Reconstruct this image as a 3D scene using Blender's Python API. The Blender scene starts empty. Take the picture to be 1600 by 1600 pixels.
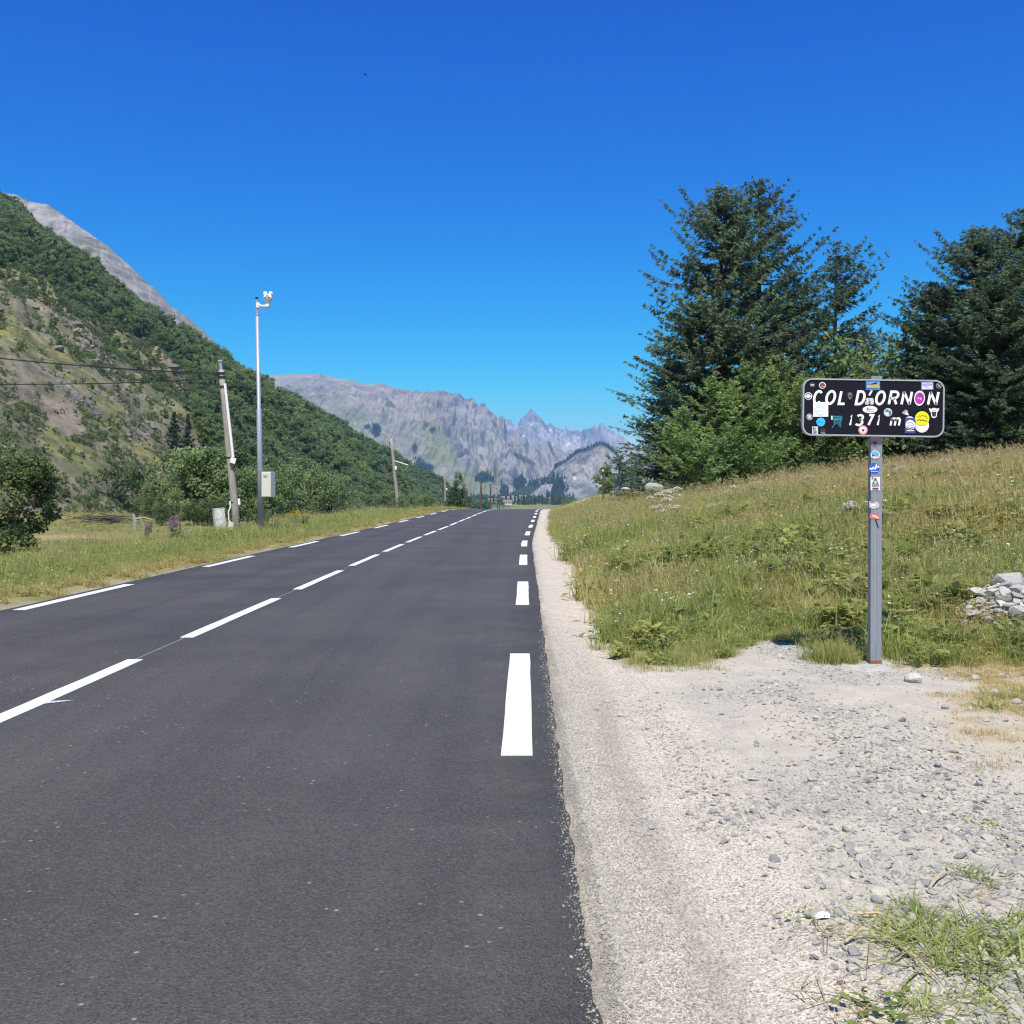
import bpy, bmesh, math, random
import numpy as np
from mathutils import Vector, Matrix, Euler

random.seed(7)
rng = np.random.default_rng(11)
R = math.radians
scene = bpy.context.scene
col = scene.collection

# ------------------------------------------------------------------ camera, sky, sun, exposure
CH = 1.18            # eye height above the road
HY, CX, FP = 775.0, 800.0, 1600.0     # horizon row, centre column and focal length measured in the photograph
cam_d = bpy.data.cameras.new('camera')
cam = bpy.data.objects.new('camera', cam_d); col.objects.link(cam)
cam.location = (0, 0, CH); cam.rotation_euler = (R(90), 0, 0)
cam_d.sensor_width = 36; cam_d.lens = 36.0
cam_d.shift_y = -25.0 / 1600.0
cam_d.clip_start = 0.05; cam_d.clip_end = 60000
scene.camera = cam

SUN_EL, SUN_AZ = 61.0, 183.0          # azimuth clockwise from +Y: almost straight behind the camera
world = bpy.data.worlds.new('World'); scene.world = world
world.use_nodes = True
wn = world.node_tree; wn.nodes.clear()
wo = wn.nodes.new('ShaderNodeOutputWorld'); wb = wn.nodes.new('ShaderNodeBackground')
sky = wn.nodes.new('ShaderNodeTexSky'); sky.sky_type = 'NISHITA'; sky.sun_disc = False
sky.sun_elevation = R(SUN_EL); sky.sun_rotation = R(SUN_AZ)
sky.altitude = 1400; sky.air_density = 1.0; sky.dust_density = 0.2; sky.ozone_density = 3.5
hs = wn.nodes.new('ShaderNodeHueSaturation'); hs.inputs['Saturation'].default_value = 1.22; hs.inputs['Hue'].default_value = 0.497
wn.links.new(sky.outputs[0], hs.inputs['Color'])
# the phone's deep mountain blue: the same grade over the whole sky
ss_ = wn.nodes.new('ShaderNodeSeparateColor'); cs_ = wn.nodes.new('ShaderNodeCombineColor'); wn.links.new(hs.outputs[0], ss_.inputs[0])
for k_, (gain, power) in enumerate(((5.0, 3.2), (1.78, 1.66), (1.20, .80))):
    a_ = wn.nodes.new('ShaderNodeMath'); a_.operation = 'MULTIPLY'; a_.inputs[1].default_value = .125; wn.links.new(ss_.outputs[k_], a_.inputs[0])
    b_ = wn.nodes.new('ShaderNodeMath'); b_.operation = 'POWER'; b_.inputs[1].default_value = power; wn.links.new(a_.outputs[0], b_.inputs[0])
    c_ = wn.nodes.new('ShaderNodeMath'); c_.operation = 'MULTIPLY'; c_.inputs[1].default_value = gain / .125; wn.links.new(b_.outputs[0], c_.inputs[0])
    wn.links.new(c_.outputs[0], cs_.inputs[k_])
wn.links.new(cs_.outputs[0], wb.inputs['Color'])
wn.links.new(wb.outputs[0], wo.inputs['Surface'])
wb.inputs['Strength'].default_value = 0.090
sun_d = bpy.data.lights.new('sun', 'SUN'); sun_d.energy = 4.6; sun_d.angle = R(0.53); sun_d.color = (1.0, 0.955, 0.83)
sun = bpy.data.objects.new('sun', sun_d); col.objects.link(sun)
sv = Vector((math.sin(R(SUN_AZ)) * math.cos(R(SUN_EL)), math.cos(R(SUN_AZ)) * math.cos(R(SUN_EL)), math.sin(R(SUN_EL))))
sun.rotation_euler = sv.to_track_quat('Z', 'Y').to_euler(); sun.location = (-20, -40, 60)
vs = scene.view_settings
scene.display_settings.display_device = 'sRGB'
vs.view_transform = 'Standard'; vs.look = 'None'; vs.gamma = 1.0; vs.use_curve_mapping = False
vs.exposure = 0.55
cy = scene.cycles
cy.use_denoising = True
cy.max_bounces = 6; cy.diffuse_bounces = 3; cy.glossy_bounces = 2; cy.transmission_bounces = 4
cy.volume_bounces = 0; cy.caustics_reflective = False; cy.caustics_refractive = False
cy.filter_width = 1.2

# ------------------------------------------------------------------ helpers
def smooth(a, b, x):
    t = np.clip((np.asarray(x, float) - a) / (b - a), 0, 1)
    return t * t * (3 - 2 * t)

_T = np.random.default_rng(5).random((4, 256, 256))
def vnoise(x, y, s=0):
    x = np.asarray(x, float) + 1000.37 * (s + 1); y = np.asarray(y, float) + 517.91 * (s + 2)
    ix = np.floor(x).astype(int); iy = np.floor(y).astype(int)
    fx = x - ix; fy = y - iy
    fx = fx * fx * fx * (fx * (fx * 6 - 15) + 10); fy = fy * fy * fy * (fy * (fy * 6 - 15) + 10)
    T = _T[s % 4]
    a = T[ix & 255, iy & 255]; b = T[(ix + 1) & 255, iy & 255]
    c = T[ix & 255, (iy + 1) & 255]; d = T[(ix + 1) & 255, (iy + 1) & 255]
    return (a * (1 - fx) + b * fx) * (1 - fy) + (c * (1 - fx) + d * fx) * fy
def fbm(x, y, o=4, s=0, g=0.5):
    r = 0; a = 1; n = 0
    for k in range(o):
        r = r + a * vnoise(x, y, s + k); n += a; a *= g; x = np.asarray(x) * 2.03 + 3.1; y = np.asarray(y) * 2.03 - 1.7
    return r / n
def ridged(x, y, o=4, s=0, g=0.55):
    r = 0; a = 1; n = 0
    for k in range(o):
        r = r + a * (1 - np.abs(2 * vnoise(x, y, s + k) - 1)); n += a; a *= g; x = np.asarray(x) * 2.1 + 7.3; y = np.asarray(y) * 2.1 + 2.9
    return r / n

def mesh_np(name, V, F, mat=None, attrs=None, smooth_shade=False):
    V = np.asarray(V, np.float32); F = np.asarray(F, np.int32)
    me = bpy.data.meshes.new(name)
    k = F.shape[1]
    me.vertices.add(len(V)); me.vertices.foreach_set('co', V.ravel())
    me.loops.add(F.size); me.loops.foreach_set('vertex_index', F.ravel())
    me.polygons.add(len(F))
    me.polygons.foreach_set('loop_start', np.arange(0, F.size, k, dtype=np.int32))
    me.polygons.foreach_set('loop_total', np.full(len(F), k, np.int32))
    if smooth_shade: me.polygons.foreach_set('use_smooth', np.ones(len(F), bool))
    me.update(calc_edges=True)
    for an, av in (attrs or {}).items():
        av = np.asarray(av, np.float32)
        if av.ndim == 2:
            if av.shape[1] == 3: av = np.concatenate([av, np.ones((len(av), 1), np.float32)], 1)
            at = me.attributes.new(an, 'FLOAT_COLOR', 'POINT'); at.data.foreach_set('color', av.astype(np.float32).ravel())
        else:
            at = me.attributes.new(an, 'FLOAT', 'POINT'); at.data.foreach_set('value', av.astype(np.float32))
    if mat: me.materials.append(mat)
    return me

def tag(o, label=None, cat=None, group=None, kind=None):
    if label: o['label'] = label
    if cat: o['category'] = cat
    if group: o['group'] = group
    if kind: o['kind'] = kind
    return o
def link(o, parent=None):
    col.objects.link(o)
    if parent: o.parent = parent
    return o
def ob(name, me, parent=None, loc=(0, 0, 0)):
    o = bpy.data.objects.new(name, me); link(o, parent); o.location = loc
    return o
def empty(name, loc):
    o = bpy.data.objects.new(name, None); o.empty_display_size = 0.3; link(o); o.location = loc
    return o
def copy_tree(src, parent=None):
    c = src.copy(); col.objects.link(c)
    if parent: c.parent = parent
    for ch in list(src.children): copy_tree(ch, c)
    return c

class MB:
    """Collects simple shapes into one mesh."""
    def __init__(s): s.v = []; s.f = []
    def add(s, vs, fs):
        n = len(s.v); s.v += [tuple(v) for v in vs]; s.f += [tuple(i + n for i in f) for f in fs]
    def box(s, c, d, rot=None):
        vs = []
        for x in (-.5, .5):
            for y in (-.5, .5):
                for z in (-.5, .5): vs.append(Vector((x * d[0], y * d[1], z * d[2])))
        if rot: 
            m = Euler(rot).to_matrix(); vs = [m @ v for v in vs]
        vs = [v + Vector(c) for v in vs]
        s.add(vs, [(0, 1, 3, 2), (4, 6, 7, 5), (0, 4, 5, 1), (2, 3, 7, 6), (0, 2, 6, 4), (1, 5, 7, 3)])
    def tube(s, pts, r, seg=8, cap=True):
        pts = [Vector(p) for p in pts]; n = len(pts)
        rs = r if isinstance(r, (list, tuple)) else [r] * n
        base = len(s.v); up = None
        for i, p in enumerate(pts):
            t = (pts[min(i + 1, n - 1)] - pts[max(i - 1, 0)]).normalized()
            if up is None or abs(up.dot(t)) > .99:
                up = Vector((0, 0, 1)) if abs(t.z) < .9 else Vector((1, 0, 0))
            a = t.cross(up).normalized(); b = a.cross(t).normalized(); up = b
            for k in range(seg):
                q = 2 * math.pi * k / seg
                s.v.append(tuple(p + (a * math.cos(q) + b * math.sin(q)) * rs[i]))
        for i in range(n - 1):
            for k in range(seg):
                k2 = (k + 1) % seg
                s.f.append((base + i * seg + k, base + i * seg + k2, base + (i + 1) * seg + k2, base + (i + 1) * seg + k))
        if cap:
            s.f.append(tuple(base + k for k in range(seg))[::-1]); s.f.append(tuple(base + (n - 1) * seg + k for k in range(seg)))
    def lathe(s, prof, c, seg=14, axis=None):
        base = len(s.v); n = len(prof)
        m = axis.to_track_quat('Z', 'Y').to_matrix() if axis else Matrix.Identity(3)
        for r, z in prof:
            for k in range(seg):
                q = 2 * math.pi * k / seg
                s.v.append(tuple(m @ Vector((r * math.cos(q), r * math.sin(q), z)) + Vector(c)))
        for i in range(n - 1):
            for k in range(seg):
                k2 = (k + 1) % seg
                s.f.append((base + i * seg + k, base + i * seg + k2, base + (i + 1) * seg + k2, base + (i + 1) * seg + k))
        s.f.append(tuple(base + k for k in range(seg))[::-1]); s.f.append(tuple(base + (n - 1) * seg + k for k in range(seg)))
    def build(s, name, mat, parent=None, origin=(0, 0, 0), bevel=0, shade=False):
        me = bpy.data.meshes.new(name)
        o3 = Vector(origin)
        me.from_pydata([tuple(Vector(v) - o3) for v in s.v], [], s.f); me.update()
        bm = bmesh.new(); bm.from_mesh(me); bmesh.ops.recalc_face_normals(bm, faces=bm.faces)
        if bevel: bmesh.ops.bevel(bm, geom=bm.edges[:], offset=bevel, segments=2, affect='EDGES', profile=.6)
        bm.to_mesh(me); bm.free()
        if shade: me.polygons.foreach_set('use_smooth', [True] * len(me.polygons))
        me.materials.append(mat)
        return ob(name, me, parent)

# ------------------------------------------------------------------ materials
def newmat(name):
    m = bpy.data.materials.new(name); m.use_nodes = True
    m.node_tree.nodes.clear()
    return m, m.node_tree
def N(t, ty, **kw):
    n = t.nodes.new(ty)
    for k, v in kw.items():
        if k in n.inputs: n.inputs[k].default_value = v
        else: setattr(n, k, v)
    return n
def L(t, a, b): t.links.new(a, b)
def rgba(c): return (c[0], c[1], c[2], 1.0)
def mixc(t, fac, a, b, mode='MIX'):
    n = t.nodes.new('ShaderNodeMix'); n.data_type = 'RGBA'; n.blend_type = mode
    for sock, val in ((n.inputs[0], fac), (n.inputs[6], a), (n.inputs[7], b)):
        if hasattr(val, 'is_linked'): L(t, val, sock)
        elif isinstance(val, (tuple, list)): sock.default_value = rgba(val)
        else: sock.default_value = val
    return n.outputs[2]
def noise_n(t, vec, scale, detail=4, rough=.55):
    n = N(t, 'ShaderNodeTexNoise', Scale=scale, Detail=detail, Roughness=rough)
    if vec is not None: L(t, vec, n.inputs['Vector'])
    return n.outputs['Fac']
def ramp(t, fac, a, b):
    n = N(t, 'ShaderNodeMapRange'); n.clamp = True
    L(t, fac, n.inputs[0]); n.inputs[1].default_value = a; n.inputs[2].default_value = b
    return n.outputs[0]
def finish(t, color, rough=.9, bump=None, bstr=.3, bdist=.01, metallic=0, spec=.3):
    p = N(t, 'ShaderNodeBsdfPrincipled'); o = N(t, 'ShaderNodeOutputMaterial')
    if hasattr(color, 'is_linked'): L(t, color, p.inputs['Base Color'])
    else: p.inputs['Base Color'].default_value = rgba(color)
    if hasattr(rough, 'is_linked'): L(t, rough, p.inputs['Roughness'])
    else: p.inputs['Roughness'].default_value = rough
    p.inputs['Metallic'].default_value = metallic; p.inputs['Specular IOR Level'].default_value = spec
    if bump is not None:
        b = N(t, 'ShaderNodeBump', Strength=bstr, Distance=bdist); L(t, bump, b.inputs['Height']); L(t, b.outputs[0], p.inputs['Normal'])
    L(t, p.outputs[0], o.inputs[0])
def plain(name, c, rough=.6, var=.12, scale=30, metallic=0, spec=.35, bump=.0):
    m, t = newmat(name)
    g = N(t, 'ShaderNodeNewGeometry').outputs['Position']
    n = noise_n(t, g, scale, 5)
    c0 = tuple(max(0, x * (1 - var)) for x in c); c1 = tuple(min(1, x * (1 + var)) for x in c)
    finish(t, mixc(t, ramp(t, n, .3, .7), c0, c1), rough, n if bump else None, bump, .01, metallic, spec)
    return m
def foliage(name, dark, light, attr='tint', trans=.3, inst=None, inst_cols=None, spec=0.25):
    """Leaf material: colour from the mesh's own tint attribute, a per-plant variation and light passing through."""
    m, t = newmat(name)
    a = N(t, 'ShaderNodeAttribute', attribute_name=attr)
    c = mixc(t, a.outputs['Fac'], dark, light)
    oi = N(t, 'ShaderNodeObjectInfo')
    if inst:
        ia = N(t, 'ShaderNodeAttribute', attribute_name=inst, attribute_type='INSTANCER')
        c = mixc(t, ia.outputs['Fac'], c, mixc(t, a.outputs['Fac'], inst_cols[0], inst_cols[1]))
    hsv = N(t, 'ShaderNodeHueSaturation'); L(t, c, hsv.inputs['Color'])
    v = N(t, 'ShaderNodeMapRange'); L(t, oi.outputs['Random'], v.inputs[0]); v.inputs[3].default_value = .78; v.inputs[4].default_value = 1.2
    h = N(t, 'ShaderNodeMapRange'); L(t, oi.outputs['Random'], h.inputs[0]); h.inputs[3].default_value = .512; h.inputs[4].default_value = .485
    L(t, v.outputs[0], hsv.inputs['Value']); L(t, h.outputs[0], hsv.inputs['Hue'])
    d = N(t, 'ShaderNodeBsdfPrincipled'); d.inputs['Roughness'].default_value = .55; d.inputs['Specular IOR Level'].default_value = spec
    L(t, hsv.outputs[0], d.inputs['Base Color'])
    tr = N(t, 'ShaderNodeBsdfTranslucent'); L(t, hsv.outputs[0], tr.inputs['Color'])
    mx = N(t, 'ShaderNodeMixShader'); mx.inputs[0].default_value = trans
    L(t, d.outputs[0], mx.inputs[1]); L(t, tr.outputs[0], mx.inputs[2])
    o = N(t, 'ShaderNodeOutputMaterial'); L(t, mx.outputs[0], o.inputs[0])
    return m

M = {}
def mat_asphalt():
    m, t = newmat('asphalt'); g = N(t, 'ShaderNodeNewGeometry').outputs['Position']
    sep = N(t, 'ShaderNodeSeparateXYZ'); L(t, g, sep.inputs[0])
    # lanes: the right-hand lane has been driven and dusted more than the left one
    lane = ramp(t, sep.outputs['X'], -2.75, -2.65)
    base = mixc(t, lane, (.044, .0395, .030), (.057, .0515, .0395))
    big = noise_n(t, g, .55, 4, .6)
    c = mixc(t, ramp(t, big, .35, .75), base, (.088, .080, .063))
    # long tyre streaks
    mp = N(t, 'ShaderNodeMapping'); L(t, g, mp.inputs[0]); mp.inputs['Scale'].default_value = (3.2, .12, 1)
    st = noise_n(t, mp.outputs[0], 1.0, 3)
    c = mixc(t, ramp(t, st, .45, .8), c, (.044, .0395, .0315))
    # paler wheel tracks and dust drifted in from the lay-by
    for xc in (-.75, -2.0, -3.45, -4.55):
        d_ = mathn(t, 'ABSOLUTE', mathn(t, 'SUBTRACT', sep.outputs['X'], xc))
        c = mixc(t, mathn(t, 'MULTIPLY', mathn(t, 'MULTIPLY', ramp(t, d_, .42, .05), ramp(t, big, .25, .65)), .38), c, (.098, .090, .073))
    dust = mathn(t, 'MULTIPLY', ramp(t, sep.outputs['X'], -.55, .35), ramp(t, noise_n(t, g, 2.6, 6, .7), .42, .72))
    c = mixc(t, mathn(t, 'MULTIPLY', dust, .5), c, (.15, .138, .12))
    # stone grains
    v = N(t, 'ShaderNodeTexVoronoi', Scale=140.0); L(t, g, v.inputs['Vector'])
    grain = N(t, 'ShaderNodeSeparateColor'); L(t, v.outputs['Color'], grain.inputs[0])
    c = mixc(t, mathn(t, 'MULTIPLY', ramp(t, grain.outputs[0], .55, 1.0), .55), c, (.125, .115, .10))
    c = mixc(t, mathn(t, 'MULTIPLY', ramp(t, grain.outputs[1], .6, 1.0), .6), c, (.022, .022, .025))
    # pale flecks
    v2 = N(t, 'ShaderNodeTexVoronoi', Scale=34.0); L(t, g, v2.inputs['Vector'])
    s2 = N(t, 'ShaderNodeSeparateColor'); L(t, v2.outputs['Color'], s2.inputs[0])
    fl = mathn(t, 'MULTIPLY', ramp(t, s2.outputs[0], .95, .955), ramp(t, v2.outputs['Distance'], .28, .18))
    fl = mathn(t, 'MULTIPLY', fl, ramp(t, noise_n(t, g, 1.3, 3), .40, .60))
    c = mixc(t, fl, c, (.28, .26, .23))
    # faint scuffs
    mp2 = N(t, 'ShaderNodeMapping'); L(t, g, mp2.inputs[0]); mp2.inputs['Rotation'].default_value = (0, 0, .5); mp2.inputs['Scale'].default_value = (2, 14, 1)
    sc = noise_n(t, mp2.outputs[0], 2.2, 6, .7)
    c = mixc(t, mathn(t, 'MULTIPLY', ramp(t, sc, .60, .78), .45), c, (.15, .142, .13))
    finish(t, c, .68, v.outputs['Distance'], .6, .005, spec=.45)
    return m
def mathn(t, op, a, b=None):
    n = t.nodes.new('ShaderNodeMath'); n.operation = op
    for i, x in enumerate((a, b)):
        if x is None: continue
        if hasattr(x, 'is_linked'): L(t, x, n.inputs[i])
        else: n.inputs[i].default_value = x
    return n.outputs[0]
def mat_ground():
    m, t = newmat('ground_mix'); g = N(t, 'ShaderNodeNewGeometry').outputs['Position']
    a = N(t, 'ShaderNodeAttribute', attribute_name='Col'); ch = N(t, 'ShaderNodeAttribute', attribute_name='chips')
    c = a.outputs['Color']
    n1 = noise_n(t, g, 5.0, 6, .65)
    c = mixc(t, 1.0, c, mixc(t, ramp(t, n1, .25, .75), (.82, .82, .82), (1.14, 1.13, 1.12)), 'MULTIPLY')
    v = N(t, 'ShaderNodeTexVoronoi', Scale=170.0); L(t, g, v.inputs['Vector'])
    s = N(t, 'ShaderNodeSeparateColor'); L(t, v.outputs['Color'], s.inputs[0])
    sp = mixc(t, s.outputs[0], (.55, .53, .51), (1.32, 1.30, 1.28))
    c = mixc(t, mathn(t, 'MULTIPLY', ch.outputs['Fac'], .85), c, mixc(t, 1.0, c, sp, 'MULTIPLY'))
    v2 = N(t, 'ShaderNodeTexVoronoi', Scale=46.0); L(t, g, v2.inputs['Vector'])
    h = mathn(t, 'ADD', v.outputs['Distance'], mathn(t, 'MULTIPLY', n1, .5))
    finish(t, c, .95, h, .6, .005, spec=.15)
    return m
def mat_terrain(name, sc=.05, amt=.22, bd=2.0, bs=.5, rocky=True):
    m, t = newmat(name); g = N(t, 'ShaderNodeNewGeometry').outputs['Position']
    a = N(t, 'ShaderNodeAttribute', attribute_name='Col')
    n1 = noise_n(t, g, sc, 9, .7)
    v = N(t, 'ShaderNodeTexNoise', Scale=sc * 6, Detail=6.0, Roughness=.75); L(t, g, v.inputs['Vector'])
    f = mathn(t, 'ADD', mathn(t, 'MULTIPLY', n1, .6), mathn(t, 'MULTIPLY', v.outputs['Fac'], .4))
    c = mixc(t, 1.0, a.outputs['Color'], mixc(t, ramp(t, f, .32, .68), (1 - amt,) * 3, (1 + amt,) * 3), 'MULTIPLY')
    finish(t, c, .95, f, bs, bd, spec=.1)
    return m
def mat_wood(name, c0, c1):
    m, t = newmat(name); g = N(t, 'ShaderNodeNewGeometry').outputs['Position']
    mp = N(t, 'ShaderNodeMapping'); L(t, g, mp.inputs[0]); mp.inputs['Scale'].default_value = (14, 14, .7)
    n = noise_n(t, mp.outputs[0], 3.0, 6, .7)
    finish(t, mixc(t, ramp(t, n, .3, .7), c0, c1), .9, n, .5, .01, spec=.15)
    return m
def mat_stone(name, c0, c1, sc=18):
    m, t = newmat(name); tc = N(t, 'ShaderNodeTexCoord').outputs['Object']; oi = N(t, 'ShaderNodeObjectInfo')
    n = noise_n(t, tc, sc, 7, .7)
    mp = N(t, 'ShaderNodeMapping'); L(t, tc, mp.inputs[0]); mp.inputs['Scale'].default_value = (1, 1, 6)
    n2 = noise_n(t, mp.outputs[0], sc * .6, 5, .6)
    c = mixc(t, ramp(t, mathn(t, 'ADD', mathn(t, 'MULTIPLY', n, .5), mathn(t, 'MULTIPLY', n2, .5)), .33, .67), c0, c1)
    hsv = N(t, 'ShaderNodeHueSaturation'); L(t, c, hsv.inputs['Color'])
    v = N(t, 'ShaderNodeMapRange'); L(t, oi.outputs['Random'], v.inputs[0]); v.inputs[3].default_value = .62; v.inputs[4].default_value = 1.2
    s = N(t, 'ShaderNodeMapRange'); L(t, oi.outputs['Random'], s.inputs[0]); s.inputs[3].default_value = .4; s.inputs[4].default_value = 1.3
    L(t, v.outputs[0], hsv.inputs['Value']); L(t, s.outputs[0], hsv.inputs['Saturation'])
    finish(t, hsv.outputs[0], .92, n2, .6, .02, spec=.2)
    return m
def mat_paint():
    m, t = newmat('road_paint'); g = N(t, 'ShaderNodeNewGeometry').outputs['Position']
    n = noise_n(t, g, 60, 6, .7); n2 = noise_n(t, g, 4, 4)
    c = mixc(t, ramp(t, n2, .3, .8), (.70, .70, .68), (.60, .60, .58))
    c = mixc(t, mathn(t, 'MULTIPLY', ramp(t, n, .58, .70), .75), c, (.30, .30, .29))
    finish(t, c, .7, n, .3, .004, spec=.3)
    return m
M['asphalt'] = mat_asphalt(); M['ground'] = mat_ground(); M['paint'] = mat_paint()
M['hill'] = mat_terrain('hillside_soil', .22, .5, 1.4, .8)
M['far'] = mat_terrain('mountain_rock', .022, .34, 9.0, .9)
M['wood'] = mat_wood('weathered_wood', (.20, .18, .15), (.42, .38, .33))
M['wood_dark'] = mat_wood('dark_wood', (.06, .048, .04), (.14, .11, .09))
M['bark'] = mat_wood('bark', (.05, .04, .032), (.13, .105, .085))
M['stone'] = mat_stone('slate_stone', (.41, .38, .315), (.67, .625, .53))
M['stone_pale'] = mat_stone('pale_stone', (.34, .325, .30), (.56, .54, .50), 9)
M['hill_rock'] = mat_stone('hill_rock', (.13, .115, .095), (.27, .245, .205), 2.0)
M['concrete'] = plain('concrete', (.40, .385, .35), .9, .28, 14, bump=.6)
M['galv'] = plain('galvanised_steel', (.36, .40, .46), .5, .1, 25, .35)
M['post_grey'] = plain('post_grey', (.215, .235, .265), .5, .06, 20)
M['rim'] = plain('sign_rim', (.36, .37, .39), .45, .08, 40, .2)
M['sign_black'] = plain('sign_black', (.006, .006, .012), .5, .2, 30, spec=.2)
M['white_letter'] = plain('white_letter', (.80, .80, .78), .6, .05, 120)
M['white'] = plain('white_plastic', (.78, .77, .74), .5, .06, 20)
M['cream'] = plain('cream_cabinet', (.62, .60, .52), .5, .06, 16)
M['cable'] = plain('black_cable', (.018, .018, .02), .6, .1, 20)
M['green_wire'] = plain('green_fence_wire', (.05, .12, .11), .5, .1, 30)
M['rust'] = plain('rusty_steel', (.22, .10, .055), .8, .3, 60)
M['seam'] = plain('road_joint', (.20, .195, .17), .9, .4, 25)

# plants
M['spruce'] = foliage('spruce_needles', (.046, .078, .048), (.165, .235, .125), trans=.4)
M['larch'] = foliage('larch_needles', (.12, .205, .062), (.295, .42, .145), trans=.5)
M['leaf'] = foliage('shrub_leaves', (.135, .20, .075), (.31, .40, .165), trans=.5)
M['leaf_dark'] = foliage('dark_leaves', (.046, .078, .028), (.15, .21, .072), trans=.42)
M['hilltree'] = foliage('hill_leaves', (.092, .145, .058), (.23, .30, .125), trans=.44, inst='tint_i', inst_cols=((.12, .20, .055), (.28, .36, .13)))
M['hillconifer'] = foliage('hill_needles', (.036, .058, .036), (.10, .135, .078), trans=.3)
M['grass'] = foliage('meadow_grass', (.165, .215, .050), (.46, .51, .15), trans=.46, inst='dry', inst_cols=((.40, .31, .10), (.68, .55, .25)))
M['farconifer'] = foliage('far_needles', (.10, .13, .085), (.21, .26, .165), trans=.4)  # paled needles: part of the distance haze is put into this colour
M['chip'] = mat_stone('road_chippings', (.38, .345, .28), (.64, .59, .49))
M['straw'] = foliage('straw', (.26, .19, .085), (.52, .42, .22), trans=.25)
M['seed'] = foliage('seed_heads', (.40, .31, .14), (.62, .50, .26), trans=.4)
M['umbel'] = foliage('umbel_flowers', (.50, .50, .38), (.82, .82, .72), trans=.2)
M['pink'] = foliage('pink_flowers', (.28, .13, .22), (.46, .26, .38), trans=.3)
M['yellow'] = foliage('yellow_flowers', (.45, .30, .02), (.70, .52, .06), trans=.3)

# ------------------------------------------------------------------ lie of the land
def tab(ps):
    a = np.array(ps, float)
    return lambda y: np.interp(y, a[:, 0], a[:, 1])
shift = tab([(-400, 0), (20, 0), (26, .04), (32, .14), (40, .36), (48, .56), (56, .78), (65, 1.1), (75, 1.6), (90, 2.7), (120, 6), (160, 13), (260, 30), (4000, 900)])
XRline = tab([(-400, -.1), (0, -.01), (4.65, .023), (7.6, .06), (12.6, .133), (19, .21), (25.8, .31), (32.3, .5), (38.8, .72), (45.3, .93), (51.8, 1.15), (58.3, 1.37), (65, 1.58), (75, 2.05), (90, 3.1), (120, 6.5), (160, 13.6), (260, 30.6), (4000, 900.6)])
XCline = lambda y: -2.71 + shift(y)
XLline = lambda y: -5.10 + shift(y) * .85
XRedge = lambda y: XRline(y) + .19
XLedge = lambda y: XLline(y) - .17
zroad = tab([(-400, 0), (26, 0), (32.3, .017), (38.8, .05), (45.3, .095), (51.8, .135), (58.3, .19), (65, .245), (70, .25), (76, .20), (85, .02), (100, -.45), (130, -1.6), (200, -5), (400, -9.5), (800, -10.5), (1500, -8), (2000, -5), (2600, 1), (9000, 20)])
Xsh = tab([(-400, 60), (7.0, 60), (7.02, .86), (8.2, .80), (10.2, .86), (14.2, 1.03), (19.8, 1.10), (32.5, 1.25), (46, 1.72), (65, 2.35), (75, 2.9), (90, 3.9), (120, 7.4), (160, 14.4), (4000, 901)])
# front edge of the meadow, on the gravel side
Yb = tab([(-10, 7.2), (.8, 7.3), (1.27, 7.2), (1.55, 7.4), (1.8, 8.0), (2.0, 8.35), (2.22, 8.3), (2.34, 7.6), (2.62, 7.4), (3.0, 7.1), (3.6, 7.2), (4.2, 7.5), (5.5, 7.7), (9, 8)])

def ground_z(X, Y):
    X = np.asarray(X, float); Y = np.asarray(Y, float)
    zr = zroad(Y)
    z = zr - .03
    # right-hand side: flat shoulder, then the bank and meadow
    xe = XRedge(Y)
    dsh = X - xe
    rutz = -.035 * np.exp(-((dsh - .42) / .16) ** 2) * (1 - smooth(12, 20, Y))
    shoulder = np.where(dsh > 0, rutz + .020 * smooth(-.05, .06, dsh), 0)
    d = np.maximum(0, X - np.where(Y < 7.02, .86, Xsh(Y)))
    up = smooth(6.8, 19, Y)
    rise = .172 * d * (1 - .5 * np.exp(-d / .9)) * up
    rise = 2.05 * (1 - np.exp(-rise / 1.75)) * 1.28
    rise = rise + .10 * smooth(0, .6, d) * smooth(9, 16, Y)
    fall = smooth(46, 130, Y)
    rise = rise * (1 - .75 * fall) + smooth(40, 60, Y) * (1 - smooth(75, 110, Y)) * .25 * smooth(.3, 3, d)
    lumps = (fbm(X * .5, Y * .5, 3, 1) - .5) * .22 * smooth(.2, 2.5, d) * smooth(8, 16, Y)
    apron = (fbm(X * .9, Y * .9, 4, 2) - .5) * .05 * smooth(.4, 1.2, dsh) * (1 - smooth(7, 12, Y)) + .03 * smooth(2.4, 4.5, X) * (1 - smooth(7, 12, Y))
    # stony mound beside the sign
    mound = .34 * np.exp(-(((X - 4.28) / .52) ** 2 + ((Y - 8.72) / .5) ** 2))
    right = np.where(dsh > 0, shoulder + rise + lumps + apron + mound, 0)
    # left-hand side: verge, then a lower field
    dl = XLedge(Y) - X
    left = np.where(dl > 0, -.5 * smooth(2.7, 5.6, dl) * smooth(8, 14, Y + 6) + (fbm(X * .35, Y * .35, 3, 3) - .5) * .25 * smooth(.3, 3, dl) + .05 * smooth(0, .5, dl), 0)
    z = z + right + left
    # the valley far beyond
    farm = smooth(250, 700, Y)
    z = z + farm * ((fbm(X * .004, Y * .004, 3, 0) - .5) * 7) + 11 * np.exp(-(((X + 3) / 26) ** 2 + ((Y - 1750) / 160) ** 2))
    return z
def gz(x, y): return float(ground_z(np.array([x]), np.array([y]))[0])
def proj(X, Y, Z): return CX + FP * X / Y, HY - FP * (Z - CH) / Y
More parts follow.
